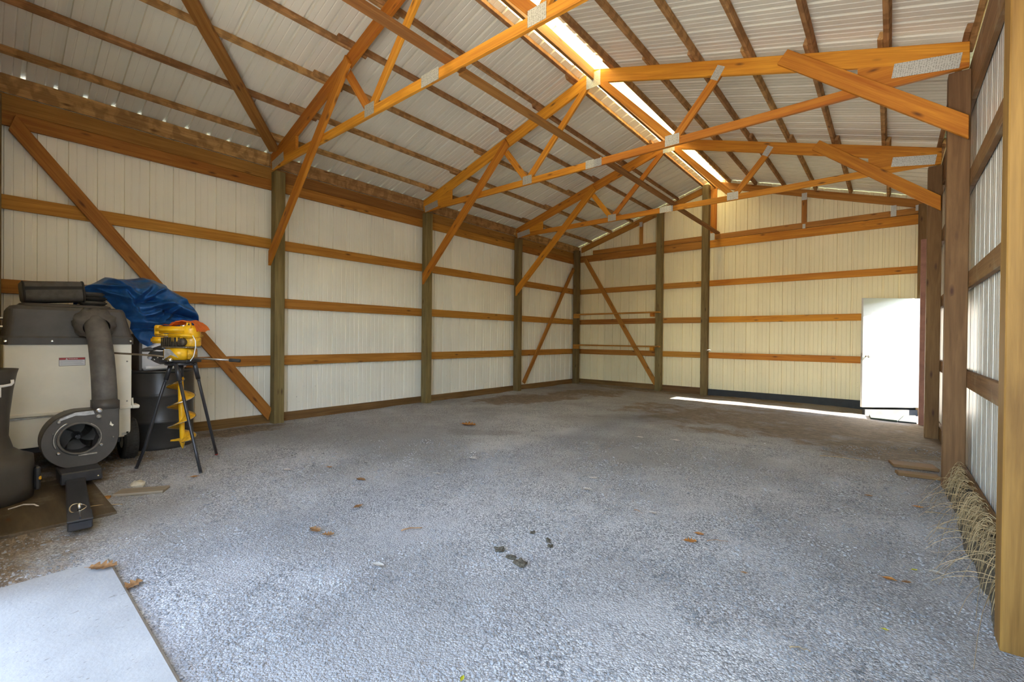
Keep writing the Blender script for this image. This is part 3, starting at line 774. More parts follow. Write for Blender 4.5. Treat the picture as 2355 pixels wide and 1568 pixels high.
# ------------------------------------------------------------------ leaf collector trailer (left)
def T3(x, y, z): return Matrix.Translation((x, y, z))
def leaf_collector():
    R = thing('leaf_collector', (-5.95, .56, 0), 'cream and black tow-behind leaf collector with big black hose and blower', 'leaf collector')
    X = -5.6                                            # front face
    cr, bp, bd, bs = M['cream'], M['black_plastic'], M['black_dusty'], M['black_steel']
    box('body', -6.36, X, .155, .975, .52, 1.135, cr, R, .006)
    box('tailgate', -6.34, X-.004, .160, .970, .235, .515, cr, R, .006)
    rail = lumber('hinge_rail', (X+.006, .15, .517), (X+.006, .98, .517), .030, .022, (0, 0, 1), cr, R, bev=.005)
    lumber('hinge_rail', (X+.007, .16, .492), (X+.007, .70, .492), .010, .012, (0, 0, 1), M['steel'], R, bev=.002)
    b = box('corner_bracket', X-.12, X+.02, .975, 1.035, .50, .535, cr, R, .008)
    from_bm('bracket_rib', prism_bm([(X-.1, .535), (X, .535), (X-.02, .60)], .98, .992), cr, b)
    box('latch', X+.002, X+.022, .505, .575, .500, .535, M['steel'], R, .004)
    box('data_plate', X-.006, X-.001, .905, .965, .250, .275, M['galv'], R, 0)
    # black hood, tapering upward, with its lip and a second lid layer
    def ring(x0, x1, y0, y1, z, r=.05, n=5):
        pts = []
        for cx, cy, a0 in ((x1-r, y1-r, 0), (x0+r, y1-r, 90), (x0+r, y0+r, 180), (x1-r, y0+r, 270)):
            for k in range(n+1):
                a = math.radians(a0+90*k/n); pts.append((cx+r*math.cos(a), cy+r*math.sin(a), z))
        return pts
    from_bm('hood', loft_bm([ring(-6.36, X+.004, .155, .985, 1.185), ring(-6.34, X-.035, .175, .935, 1.42), ring(-6.33, X-.05, .190, .922, 1.447), ring(-6.31, X-.075, .215, .90, 1.455)]), bp, R, None, False)
    from_bm('hood_lid', loft_bm([ring(-6.34, X-.16, .24, .86, 1.452), ring(-6.33, X-.175, .25, .85, 1.478), ring(-6.30, X-.20, .28, .82, 1.486)]), bp, R, None, False)
    bnd = from_bm('hood_band', loft_bm([ring(-6.375, X+.016, .145, .992, 1.118), ring(-6.375, X+.016, .145, .992, 1.176), ring(-6.365, X+.010, .150, .988, 1.19)]), bp, R, None, False)
    for yy in (.165, .435, .962):
        from_bm('bolt', disc_bm((X+.016, yy, 1.148), (1, 0, 0), .011, .007), M['chrome'], bnd)
    for yy, zz in ((.942, .955), (.942, .575)):
        from_bm('bolt', disc_bm((X, yy, zz), (1, 0, 0), .007, .005), M['steel'], R)
    # warning label
    lab = box('warning_label', X, X+.0016, .478, .648, .928, 1.002, M['label_edge'], R, 0); lab['label'] = 'white warning label with a red header'
    box('label_field', X+.0016, X+.0022, .481, .645, .931, .981, M['label_white'], lab, 0)
    box('label_header', X+.0016, X+.0022, .481, .645, .983, .9995, M['label_red'], lab, 0)
    def text(name, body, y, z, size, mat, par, align='CENTER'):
        cu = bpy.data.curves.new(name, 'FONT'); cu.body = body; cu.size = size; cu.align_x = align; cu.align_y = 'CENTER'; cu.extrude = .0002
        tmp = bpy.data.objects.new('t', cu); me = bpy.data.meshes.new_from_object(tmp); bpy.data.objects.remove(tmp); bpy.data.curves.remove(cu)
        me.materials.clear(); o = bpy.data.objects.new(name, me); COL.objects.link(o); me.materials.append(mat)
        mw = Matrix(((0, 0, 1, X+.0026), (1, 0, 0, y), (0, 1, 0, z), (0, 0, 0, 1)))
        o.parent = par; o.matrix_basis = absm(par).inverted() @ mw
    text('header_lettering', 'WARNING', .568, .991, .0125, M['label_white'], lab)
    from_bm('alert_triangle', prism_bm([(.520, .985), (.5345, .985), (.527, .998)], 0, .0006), M['label_white'], lab,
            Matrix(((0, 1, 0, X+.0023), (1, 0, 0, 0), (0, 0, 1, 0), (0, 0, 0, 1))))
    bm = bmesh.new()
    for k in range(5):
        box_bm(X+.0022, X+.0026, .486, .486+random.uniform(.125, .152), .973-.0088*k, .976-.0088*k, bm=bm)
    from_bm('label_print', bm, M['label_grey'], lab)
    # frame, axle, wheels
    box('frame', -6.3, X-.02, .25, .90, .185, .232, bs, R, .006)
    tube('axle', [(-5.86, .16, .19), (-5.86, 1.02, .19)], .016, bs, R)
    for yy in (.98, .13):
        w = from_bm('wheel', lathe_bm([(.09, -.05), (.16, -.062), (.188, -.056), (.196, -.03), (.198, 0), (.196, .03), (.188, .056), (.16, .062), (.09, .05)], 40), M['rubber'], R,
                    T3(-5.78, yy, .185) @ Matrix.Rotation(math.radians(90), 4, 'X'), True)
        bm = bmesh.new()
        for k in range(44):          # tread blocks
            a = 2*math.pi*k/44
            for zz in (-.034, -.012, .012, .034):
                m = box_bm(.193, .201, -.009, .009, zz-.008, zz+.008)
                q = Matrix.Rotation(a+(.03 if zz in (-.012, .034) else 0), 3, 'Z')
                for v in m.verts: v.co = q @ v.co
                me = bpy.data.meshes.new('t'); m.to_mesh(me); m.free(); bm.from_mesh(me); bpy.data.meshes.remove(me)
        tr = from_bm('tread', bm, M['rubber'], w, T3(-5.78, yy, .185) @ Matrix.Rotation(math.radians(90), 4, 'X'))
        from_bm('hub', lathe_bm([(.09, -.04), (.085, -.052), (.03, -.058), (.03, .058), (.085, .052), (.09, .04)], 24), M['cream'], w, T3(-5.78, yy, .185) @ Matrix.Rotation(math.radians(90), 4, 'X'), False)
    # blower housing: a snail with an outlet rising on the right
    bx0, bx1, cy, cz = -5.27, -5.06, .562, .348
    def snail(sc=1.0):
        pts = []
        yr = cy+.240*sc
        pts.append((yr, .585+.0*sc)); pts.append((yr, cz-.0))
        n = 34
        for k in range(n+1):
            a = -math.radians(6+ (196)*k/n)            # clockwise under the housing to the left
            r = (.236 - .004*k/n)*sc
            pts.append((cy+r*math.cos(a), cz+r*math.sin(a)))
        for k in range(1, 12):
            a = math.radians(158-68*k/12); r = (.232+.006*k/12)*sc
            pts.append((cy+r*math.cos(a), cz+r*math.sin(a)))
        pts.append((cy+.075, .585)); return pts
    P = snail(); n = len(P)
    Pi = [(cy+(p[0]-cy)*.975, cz+(p[1]-cz)*.975) for p in P]
    hy, hz, hr = .553, .362, .122
    bm = bmesh.new()
    rb = [bm.verts.new((bx0, p[0], p[1])) for p in P]; rf = [bm.verts.new((bx1-.012, p[0], p[1])) for p in P]; rg = [bm.verts.new((bx1, p[0], p[1])) for p in Pi]
    for k in range(n):
        j = (k+1) % n
        bm.faces.new((rb[k], rb[j], rf[j], rf[k])); bm.faces.new((rf[k], rf[j], rg[j], rg[k]))
    bm.faces.new(rb[::-1])
    hole = []
    for k in range(n):   # front plate with a round mouth, one hole vertex per outline vertex
        a = math.atan2(Pi[k][1]-hz, Pi[k][0]-hy)
        hole.append(bm.verts.new((bx1, hy+hr*math.cos(a), hz+hr*math.sin(a))))
    for k in range(n):
        j = (k+1) % n; bm.faces.new((rg[k], rg[j], hole[j], hole[k]))
    inn = [bm.verts.new((bx0+.02, v.co.y, v.co.z)) for v in hole]
    for k in range(n):
        j = (k+1) % n; bm.faces.new((hole[k], hole[j], inn[j], inn[k]))
    bm.faces.new(inn)
    hs = from_bm('blower_housing', bm, bp, R, None, False)
    # mouth lip with worn rim, half rings standing proud
    def arc(a0, a1, r, x, w, mat, name, tubr):
        pts = [(x, hy+r*math.cos(math.radians(a)), hz+r*math.sin(math.radians(a))) for a in [a0+(a1-a0)*k/22 for k in range(23)]]
        return tube(name, pts, tubr, mat, hs, 8)
    arc(8, 350, .126, bx1+.004, 0, M['black_dusty'], 'mouth_lip', .010)
    arc(118, 205, .150, bx1+.004, 0, M['steel'], 'worn_rim', .007)
    arc(-28, 60, .131, bx1+.010, 0, M['steel'], 'worn_rim', .004)
    box('worn_rim', bx1, bx1+.006, .545, .66, .218, .231, M['steel'], hs, .002)
    # paddles of the impeller
    for k in range(4):
        a = math.radians(100+90*k)
        bm = bmesh.new(); A = []
        for q in range(9):
            r = .012+.104*q/8; tw = a + .55*(q/8)
            A.append((bm.verts.new((bx1-.035, hy+r*math.cos(tw), hz+r*math.sin(tw))), bm.verts.new((bx0+.03, hy+r*math.cos(tw+.35), hz+r*math.sin(tw+.35)))))
        for q in range(8): bm.faces.new((A[q][0], A[q+1][0], A[q+1][1], A[q][1]))
        bmesh.ops.solidify(bm, geom=list(bm.faces), thickness=.006)
        from_bm('impeller_blade', bm, M['black_dusty'], hs, None, True)
    from_bm('impeller_hub', disc_bm((bx0+.03, hy, hz), (1, 0, 0), .035, .10), bs, hs)
    for (yy, zz, r, mt) in ((.672, .575, .021, 'chrome'), (.670, .525, .018, 'steel'), (.432, .508, .012, 'steel'), (.430, .258, .013, 'chrome'), (.684, .288, .013, 'chrome'), (.76, .34, .008, 'steel'), (.40, .42, .006, 'steel')):
        from_bm('bolt', disc_bm((bx1, yy, zz), (1, 0, 0), r, .009, 18), M[mt], hs)
    tp = prism_bm([(.425, .508), (.44, .535), (.53, .575), (.635, .580), (.645, .548), (.585, .545), (.53, .55), (.45, .520)], 0, .003)
    from_bm('silver_tape', tp, M['tape'], hs, Matrix(((0, 1, 0, bx1), (1, 0, 0, 0), (0, 0, 1, 0), (0, 0, 0, 1))))
    box('outlet_stub', bx0, bx1-.004, .640, .806, .56, .66, bp, hs, .012, 2)
    from_bm('paint_chip', prism_bm([(.738, .448), (.745, .478), (.752, .455), (.765, .445), (.757, .432)], 0, .001), M['cream'], hs, Matrix(((0, 1, 0, bx1), (1, 0, 0, 0), (0, 0, 1, 0), (0, 0, 0, 1))))
    # engine block behind the blower (dark, under the hose)
    box('engine', -5.56, -5.29, .42, .72, .14, .46, bs, R, .02, 2)
    # hose from outlet to hood
    prof = [(-5.165, .722, .60, .084), (-5.175, .721, .72, .084), (-5.20, .718, .85, .083), (-5.25, .715, 1.0, .083), (-5.31, .712, 1.12, .082), (-5.38, .706, 1.22, .082), (-5.45, .700, 1.285, .081), (-5.53, .695, 1.325, .080), (-5.62, .692, 1.345, .080)]
    tube('hose', [p[:3] for p in prof], [p[3] for p in prof], bd, R, 28)
    # gathered cuff where it enters the hood
    rings = []
    for q in range(7):
        t = q/6; cx = -5.43-.19*t; zc = 1.275+.06*t; rad = .080+.056*math.sin(math.pi*min(1, .02+.80*t))**.8
        rg_ = []
        for k in range(44):
            a = 2*math.pi*k/44; r = rad*(1+min(1, t*2.5)*(.075*math.sin(a*11+q*.9)+.045*math.sin(a*5+q*2.1)))
            rg_.append((cx+.02*math.sin(a*3), .703+r*math.cos(a)*1.06, zc+r*math.sin(a)))
        rings.append(rg_)
    from_bm('hose_cuff', loft_bm(rings, caps=(False, False)), bd, R, None, True)
    box('cuff_tape', X-.03, X-.012, .63, .81, 1.385, 1.402, M['tape'], R, .003)
    # mounting plate and tongue
    pl = box('mount_plate', -5.16, -4.86, .425, .668, .045, .135, bs, R, .008)
    for yy, zz in ((.455, .068), (.64, .078)): from_bm('bolt', disc_bm((-4.86, yy, zz), (1, 0, 0), .007, .006), M['chrome'], pl)
    a, b_ = V((-4.90, .512, .058)), V((-3.73, .412, .058))
    tg = lumber('tongue', a, b_, .112, .055, (0, 1, 0), bs, R, bev=.006)
    d = (b_-a).normalized(); TM = frame(b_, d, (0, 0, 1))
    box('tongue_jaw', -.17, .012, -.058, .058, .028, .040, bs, tg, .003, base=TM)
    box('tongue_rib', -.16, -.002, -.004, .004, .040, .052, bs, tg, .001, base=TM)
    bm = tube_bm([(.043*math.cos(2*math.pi*k/28), .038*math.sin(2*math.pi*k/28), .006*math.sin(2*math.pi*k/14)) for k in range(29)], .0042, 8, caps=False)
    from_bm('hitch_ring', bm, M['chrome'], tg, TM @ T3(-.21, -.005, .052) @ Matrix.Rotation(.35, 4, 'Y'), True)
    tube('hitch_pin', [(-.19, 0, .03), (-.19, 0, .085)], .008, M['chrome'], tg, 10, TM)
    # latch pins on the left flank
    for zz in (1.335, 1.265):
        tube('latch_pin', [(X-.02, .02, zz), (X-.02, .135, zz)], .007, M['chrome'], R, 8)
        from_bm('pin_nut', lathe_bm([(.012, 0), (.013, .012), (.012, .024)], 6), M['chrome'], R, T3(X-.02, .150, zz) @ Matrix.Rotation(math.radians(90), 4, 'X'))
    return R
leaf_collector()

# deck chute boot at the frame edge
def boot():
    R = thing('chute_boot', (-4.9, -.06, 0), 'black moulded chute boot standing at the left frame edge', 'hose boot')
    def el(z, yr, ry, rx, cx=-4.92, n=36): return [(cx+rx*math.cos(2*math.pi*k/n), yr-ry+ry*math.sin(2*math.pi*k/n), z) for k in range(n)]
    rows = [(.012, .290, .34, .30), (.10, .294, .345, .30), (.26, .292, .34, .29), (.315, .288, .335, .28), (.345, .225, .28, .25), (.38, .185, .25, .225), (.47, .163, .235, .21), (.62, .168, .235, .21), (.80, .185, .24, .215), (.92, .203, .25, .22), (.955, .212, .255, .225)]
    outer = [el(z, yr, ry, rx) for z, yr, ry, rx in rows]
    inner = [el(z, yr-.008, ry-.008, rx-.008) for z, yr, ry, rx in reversed(rows[6:])]
    bm = loft_bm(outer+inner, caps=(True, True))
    from_bm('shell', bm, M['black_plastic'], R, None, True)
    tube('handle', [(-4.69, -.10, .842), (-4.69, .13, .848), (-4.688, .165, .856), (-4.685, .172, .868), (-4.685, .170, .890)], .009, M['white_plastic'], R, 10)
    box('bracket', -4.70, -4.685, .09, .12, .77, .842, M['white_plastic'], R, .003)
    box('strap_clip', -4.86, -4.80, .285, .318, .06, .23, M['black_steel'], R, .01)
    box('clip_tag', -4.84, -4.80, .300, .322, .135, .16, M['yellow_worn'], R, .004)
    tube('cord', [(-4.60, .15, .012), (-4.58, .22, .03), (-4.56, .27, .022), (-4.54, .295, .004)], .005, M['leaf_pale'], R, 6)
boot()

# things on the hood
def carry_case():
    R = thing('carry_case', (-6.0, .47, 1.48), 'charcoal soft carrying case lying on top of the leaf collector', 'case')
    B = frame((-6.0, .475, 1.600), (0, .995, .085), (0, -.085, 1))     # local x along the case
    n = 40
    def sec(x, s):
        pts = []
        for k in range(n):
            a = 2*math.pi*k/n; c, q = math.cos(a), math.sin(a)
            pts.append((x, .16*s*math.copysign(abs(c)**.45, c), .098*s**.6*math.copysign(abs(q)**.5, q)))
        return pts
    bm = loft_bm([sec(-.215, .70), sec(-.205, .90), sec(-.18, .99), sec(-.10, 1.0), (sec(.08, 1.0)), sec(.17, .98), sec(.195, .90), sec(.205, .74)])
    from_bm('case_shell', bm, M['char'], R, B, True)
    bm = loft_bm([[(x, y*1.012+.0, .030+.01*x+zz) for y, zz in ((-.160, -.014), (-.160, .014), (.160, .014), (.160, -.014))] for x in (-.19, -.05, .10, .185)])
    from_bm('zipper_band', bm, M['char_dark'], R, B)
    for xx in (-.195, .192):
        from_bm('end_piping', tube_bm([(xx, .155*math.copysign(abs(math.cos(t))**.45, math.cos(t)), .094*math.copysign(abs(math.sin(t))**.5, math.sin(t))) for t in [2*math.pi*k/36 for k in range(37)]], .008, 6, caps=False), M['char_dark'], R, B, True)
carry_case()
def folded_pad():
    R = thing('folded_pad', (-6.05, .76, 1.48), 'dark folded pad poking out beside the charcoal case', 'pad')
    for k in range(3):
        box('pad_layer', -6.18, -5.93, .66, .845-.018*(k == 2), 1.497+.043*k, 1.533+.043*k, M['char' if k != 1 else 'char_dark'], R, .012, 2)
folded_pad()

# ------------------------------------------------------------------ drum, white box, tarp
def drum():
    R = thing('steel_drum', (-6.17, 1.335, 0), 'dark grey steel drum standing under the white box', 'drum')
    r = .288; pr = [(r-.012, -.02), (r, .0), (r, .02)]
    for zc in (.285, .565): pr += [(r, zc-.026), (r+.005, zc-.016), (r+.011, zc), (r+.005, zc+.016), (r, zc+.026)]
    pr += [(r, .80), (r-.004, .815)]
    from_bm('shell', lathe_bm(pr, 56), M['drum'], R, T3(-6.17, 1.335, 0), True)
    from_bm('top_rim', lathe_bm([(r-.02, .808), (r+.004, .808), (r+.008, .82), (r+.004, .832), (r-.012, .834), (r-.02, .82)], 56), M['drum'], R, T3(-6.17, 1.335, 0), True)
    from_bm('bung', disc_bm((-6.17+.2, 1.335+.05, .82), (0, 0, 1), .03, .012), M['steel'], R)
drum()
def white_box():
    R = thing('white_box', (-6.15, 1.32, .84), 'white appliance-like box on the steel drum under the tarp', 'box')
    box('cabinet', -6.36, -5.965, 1.125, 1.515, .838, 1.22, M['white_plastic'], R, .022, 3)
    box('bottom_ledge', -5.968, -5.955, 1.150, 1.470, .852, .882, M['label_white'], R, .004)
    box('side_trim', -6.35, -5.972, 1.098, 1.124, .838, 1.22, M['black_plastic'], R, .005)
white_box()
def interp(tab, x):
    if x <= tab[0][0]: return tab[0][1]
    for (a, p), (b, q) in zip(tab, tab[1:]):
        if x <= b: return p+(q-p)*(x-a)/(b-a)
    return tab[-1][1]
def tarp():
    top = [(.66, 1.655), (.70, 1.69), (.76, 1.725), (.845, 1.785), (.95, 1.785), (1.02, 1.785), (1.157, 1.815), (1.24, 1.805), (1.31, 1.775), (1.40, 1.715), (1.48, 1.64), (1.545, 1.56), (1.585, 1.46), (1.605, 1.40), (1.66, 1.32)]
    bot = [(.66, 1.635), (.74, 1.60), (.82, 1.575), (.88, 1.52), (.96, 1.41), (1.01, 1.34), (1.05, 1.22), (1.10, 1.13), (1.16, 1.085), (1.22, 1.125), (1.32, 1.20), (1.42, 1.24), (1.52, 1.26), (1.60, 1.27), (1.66, 1.30)]
    nu, nv = 150, 110
    bm = bmesh.new(); G = []
    def fold(y, z, cx, cz, ang, wid, amp, ln):
        u = (y-cx)*math.cos(ang)+(z-cz)*math.sin(ang); t = -(y-cx)*math.sin(ang)+(z-cz)*math.cos(ang)
        return amp*math.exp(-(t/wid)**2)*math.exp(-(u/ln)**2)
    F = [(.95, 1.70, -.75, .022, .07, .16), (1.10, 1.65, .9, .03, .06, .15), (1.22, 1.66, .75, .02, .05, .17), (1.30, 1.55, .28, .035, .075, .22), (1.15, 1.55, .15, .028, -.06, .2),
         (1.42, 1.50, -.42, .03, .07, .2), (1.42, 1.42, -.30, .02, -.06, .2), (1.20, 1.44, .5, .024, .05, .14), (1.32, 1.42, .85, .02, .06, .12), (1.25, 1.335, -.03, .026, .06, .40), (1.25, 1.275, .02, .016, -.045, .42),
         (.85, 1.69, -.1, .02, .045, .2), (.90, 1.60, -.45, .02, .04, .15), (1.02, 1.50, -1.1, .022, .06, .16), (1.06, 1.40, .2, .02, .045, .12), (1.5, 1.37, -.5, .016, .05, .12), (1.12, 1.78, .1, .015, .03, .15)]
    for i in range(nu+1):
        y = .66+1.0*i/nu; row = []
        zt, zb = interp(top, y), interp(bot, y)
        for j in range(nv+1):
            v = j/nv; z = zb+(zt-zb)*v
            bulge = .17*math.sin(math.pi*min(1, max(0, v*.86+.02)))**.7 + .06*v
            x = -5.955+.70*bulge*sstep(.62, .95, y)*(1-.45*sstep(1.35, 1.66, y))-.10*(1-sstep(.66, 1.0, y))
            if v > .80: x -= .26*((v-.80)/.20)**1.8
            for f in F: x += 1.7*fold(y, z, *f)
            rm = noise.ridged_multi_fractal((y*3.2, z*3.2, 3.1), 1.0, 2.0, 3, 1.0, 2.0)
            rk = noise.ridged_multi_fractal((y*6.5+2*z, z*5.0-1.2*y, 8.4), .9, 2.0, 2, 1.0, 2.0)
            bl = 1-abs(2*noise.noise((y*3.6+1.5*z, z*4.4-.8*y, 2.7))); bm2 = 1-abs(2*noise.noise((y*8.5-2*z, z*8.0+2*y, 6.1)))
            x += .022*(rm-1.2) + .008*(rk-1.0) + .050*(bl-.55) + .022*(bm2-.55) + .008*noise.noise((y*13, z*13, 1))
            row.append(bm.verts.new((x, y+.012*noise.noise((y*8, z*8, 7)), z+.010*noise.noise((y*9, z*9, 13)))))
        G.append(row)
    for i in range(nu):
        for j in range(nv): bm.faces.new((G[i][j], G[i+1][j], G[i+1][j+1], G[i][j+1]))
    # trailing back sheet toward the wall
    back = []
    for i in range(nu+1):
        p = G[i][nv].co; back.append([bm.verts.new((p.x-.07*k, p.y, p.z-.018*k*k)) for k in (1, 2, 3)])
    for i in range(nu):
        bm.faces.new((G[i][nv], G[i+1][nv], back[i+1][0], back[i][0]))
        for k in range(2): bm.faces.new((back[i][k], back[i+1][k], back[i+1][k+1], back[i][k+1]))
    R = thing('tarpaulin', (-6.1, 1.2, 1.1), 'crumpled blue tarpaulin heaped over the white box behind the leaf collector', 'tarp')
    bmesh.ops.solidify(bm, geom=list(bm.faces), thickness=.0025)
    from_bm('sheet', bm, M['tarp'], R, None, True)
    for yy, zz in ((1.112, 1.150), (1.168, 1.118)):
        pts = [(-5.955, yy+.011*math.cos(2*math.pi*k/18), zz+.011*math.sin(2*math.pi*k/18)) for k in range(19)]
        tube('grommet', pts, .0035, M['chrome'], R, 6)
tarp()

# ------------------------------------------------------------------ earth auger on its stand
AC = V((-5.07, 1.24, 0)); AM = T3(*AC) @ Matrix.Rotation(math.radians(39.98), 4, 'Z')   # local x right, y away, z up
def auger():
    R = thing('earth_auger', AC, 'yellow engine-driven earth auger with spiral bit hanging in its tripod', 'auger', rotz=math.radians(39.98))
    Y, YW, E, S = M['yellow'], M['yellow_worn'], M['engine'], M['steel']
    def b(name, x0, x1, y0, y1, z0, z1, mat, par=R, bev=.008, seg=2): return box(name, x0, x1, y0, y1, z0, z1, mat, par, bev, seg, base=AM)
    gb = b('gearbox', -.085, .095, -.10, .09, .985, 1.095, Y, R, .010)
    b('gearbox_side', -.125, -.083, -.06, .06, .995, 1.085, YW, gb)
    b('gearbox_rib', .100, .125, -.07, .05, .99, 1.08, YW, gb)
    from_bm('side_sticker', prism_bm([(-.08, .99), (-.08, 1.085), (-.03, 1.085), (.05, 1.005), (-.02, 1.03)], -.1022, -.1005), M['tape'], gb, AM)
    b('gasket_rim', -.10, .125, -.105, .095, 1.094, 1.106, S, gb, .003, 1)
    en = b('engine_block', -.11, .05, -.085, .08, 1.105, 1.19, E, R, .006)
    bm = bmesh.new()
    for k in range(9): box_bm(-.115+.017*k, -.109+.017*k, -.098, .09, 1.108, 1.188, bm=bm)
    f = from_bm('cooling_fins', bm, E, en, AM); f['kind'] = 'stuff'
    mf = from_bm('muffler', lathe_bm([(.030, 0), (.036, .006), (.036, .05), (.028, .058)], 24), M['engine'], en, AM @ T3(.07, -.045, 1.148) @ Matrix.Rotation(math.radians(90), 4, 'X'), True)
    b('carburettor', -.13, -.08, -.07, .02, 1.12, 1.17, S, en, .006)
    b('air_filter', -.215, -.098, -.10, .04, 1.135, 1.195, Y, R, .014)
    b('tank_bracket', -.18, -.03, -.09, .05, 1.200, 1.222, YW, R, .005)
    b('shroud_skirt', -.06, .15, -.10, .095, 1.190, 1.226, Y, R, .010)
    for xx in (-.02, .02, .055): b('shroud_post', xx, xx+.014, -.096, -.07, 1.150, 1.195, YW, R, .003, 1)
    b('top_shroud', -.185, .085, -.095, .10, 1.228, 1.292, Y, R, .018)
    from_bm('tank_neck', lathe_bm([(.030, 0), (.034, .01), (.034, .085), (.026, .097)], 24), Y, R, AM @ T3(-.168, -.05, 1.205), True)
    from_bm('recoil_housing', lathe_bm([(.066, 0), (.075, .012), (.075, .08), (.066, .105), (.05, .115)], 32), Y, R, AM @ T3(.095, 0, 1.188), True)
    from_bm('flywheel_housing', lathe_bm([(.060, 0), (.072, .01), (.072, .075), (.064, .085)], 32), M['yellow_worn'], R, AM @ T3(.098, .005, 1.106), True)
    from_bm('fuel_cap', lathe_bm([(.024, 0), (.026, .006), (.026, .016), (.02, .02)], 20), M['chrome'], R, AM @ T3(.045, -.03, 1.292) @ Matrix.Rotation(.35, 4, 'X'), True)
    tube('starter_grip', [(.085, -.05, 1.29), (.10, -.055, 1.325), (.125, -.055, 1.328), (.133, -.055, 1.275)], .009, Y, R, 8, AM)
    tube('fuel_line', [(.150, -.06, 1.21), (.176, -.06, 1.16), (.178, -.06, 1.10), (.160, -.06, 1.02), (.13, -.06, .975)], .004, M['white_plastic'], R, 6, AM)
    b('base_plate', -.135, .125, -.10, .10, .958, .984, M['black_steel'], R, .004, 1)
    from_bm('clamp_ball', lathe_bm([(.0, 0), (.018, .004), (.024, .016), (.022, .03), (.012, .038), (0, .04)], 18, caps=False), M['chrome'], R, AM @ T3(-.012, -.10, .985) @ Matrix.Rotation(math.radians(90), 4, 'X'), True)
    # handles
    h1 = tube('handle_rod', [(-.10, -.02, 1.005), (-.22, -.03, 1.02), (-.60, -.06, 1.042)], .009, M['tan_rod'], R, 10, AM)
    h2 = tube('handle_rod', [(.10, .0, .995), (.26, .0, .993), (.45, .0, .983)], .009, M['steel'], R, 10, AM)
    tube('handle_grip', [(.450, 0, .983), (.455, 0, .983), (.55, 0, .978), (.553, 0, .978)], [.008, .016, .016, .010], M['rubber'], h2, 12, AM)
    # black folded throttle bracket on the left
    br = from_bm('handle_bracket', prism_bm([(-.13, 1.07), (-.22, 1.055), (-.30, 1.06), (-.325, 1.03), (-.31, .985), (-.26, .955), (-.21, .935), (-.15, .94), (-.10, .965)], .02, .045), M['black_plastic'], R, AM)
    from_bm('bracket_wing', loft_bm([[(-.36+.002*k, .0+.03*math.cos(a), 1.068+.016*math.sin(a)) for k, a in enumerate([2*math.pi*q/10 for q in range(10)])], [(-.30, .0+.045*math.cos(a), 1.075+.022*math.sin(a)) for a in [2*math.pi*q/10 for q in range(10)]], [(-.24, .0+.02*math.cos(a), 1.078+.010*math.sin(a)) for a in [2*math.pi*q/10 for q in range(10)]]]), M['black_plastic'], br, AM, True)
    from_bm('bracket_wing', loft_bm([[(-.24, .03*math.cos(a), 1.085+.012*math.sin(a)) for a in [2*math.pi*q/10 for q in range(10)]], [(-.18, .05*math.cos(a), 1.092+.024*math.sin(a)) for a in [2*math.pi*q/10 for q in range(10)]], [(-.12, .03*math.cos(a), 1.082+.014*math.sin(a)) for a in [2*math.pi*q/10 for q in range(10)]]]), M['black_steel'], br, AM, True)
    for xx, zz in ((-.235, 1.0), (-.185, .985), (-.265, .98)): from_bm('bolt', disc_bm((xx, .02, zz), (0, -1, 0), .010, .006), M['chrome'], br, AM)
    from_bm('bracket_pad', lathe_bm([(.016, 0), (.02, .01), (.016, .02)], 16), M['label_grey'], br, AM @ T3(-.30, .02, 1.0) @ Matrix.Rotation(math.radians(90), 4, 'X'), True)
    # bit: shaft and right-hand flighting
    bit = from_bm('auger_bit', lathe_bm([(.016, .22), (.020, .26), (.024, .60), (.022, .80), (.020, .82)], 14), Y, R, AM @ Matrix.Rotation(-.035, 4, 'Y') @ T3(.025, 0, 0), True)
    BM = AM @ Matrix.Rotation(-.035, 4, 'Y') @ T3(.025, 0, 0)
    tube('drive_coupler', [(0, 0, .80), (0, 0, .96)], .026, M['black_steel'], bit, 14, BM)
    turns = 3.15; n = 130; pitch = .188; z0 = .235
    bm = bmesh.new(); prev = None; tip = []
    for k in range(n+1):
        th = math.radians(-60)+2*math.pi*turns*k/n; z = z0+pitch*turns*k/n
        ro = .108*min(1, .5+k/8, .35+(n-k)/12); rad = V((math.cos(th), math.sin(th), 0))
        vs = [bm.verts.new(rad*.018+V((0, 0, z+.004))), bm.verts.new(rad*ro+V((0, 0, z-.016))), bm.verts.new(rad*ro+V((0, 0, z-.021))), bm.verts.new(rad*.018+V((0, 0, z-.003)))]
        tip.append(rad*(ro+.001)+V((0, 0, z-.0185)))
        if prev:
            for a, c in ((0, 1), (1, 2), (2, 3)): bm.faces.new((prev[a], prev[c], vs[c], vs[a]))
        prev = vs
    from_bm('flighting', bm, M['yellow_worn'], bit, BM, True)
    tube('worn_edge', tip, .0035, M['chrome'], bit, 6, BM)
    from_bm('fish_tail_point', lathe_bm([(.004, .155), (.014, .18), (.022, .215), (.03, .235), (.02, .245)], 8), M['yellow_worn'], bit, BM)
    for s in (1, -1): from_bm('cutting_blade', prism_bm([(s*.015, .225), (s*.11, .222), (s*.105, .236), (s*.015, .25)], -.006, .006), M['yellow_worn'], bit, BM)
auger()
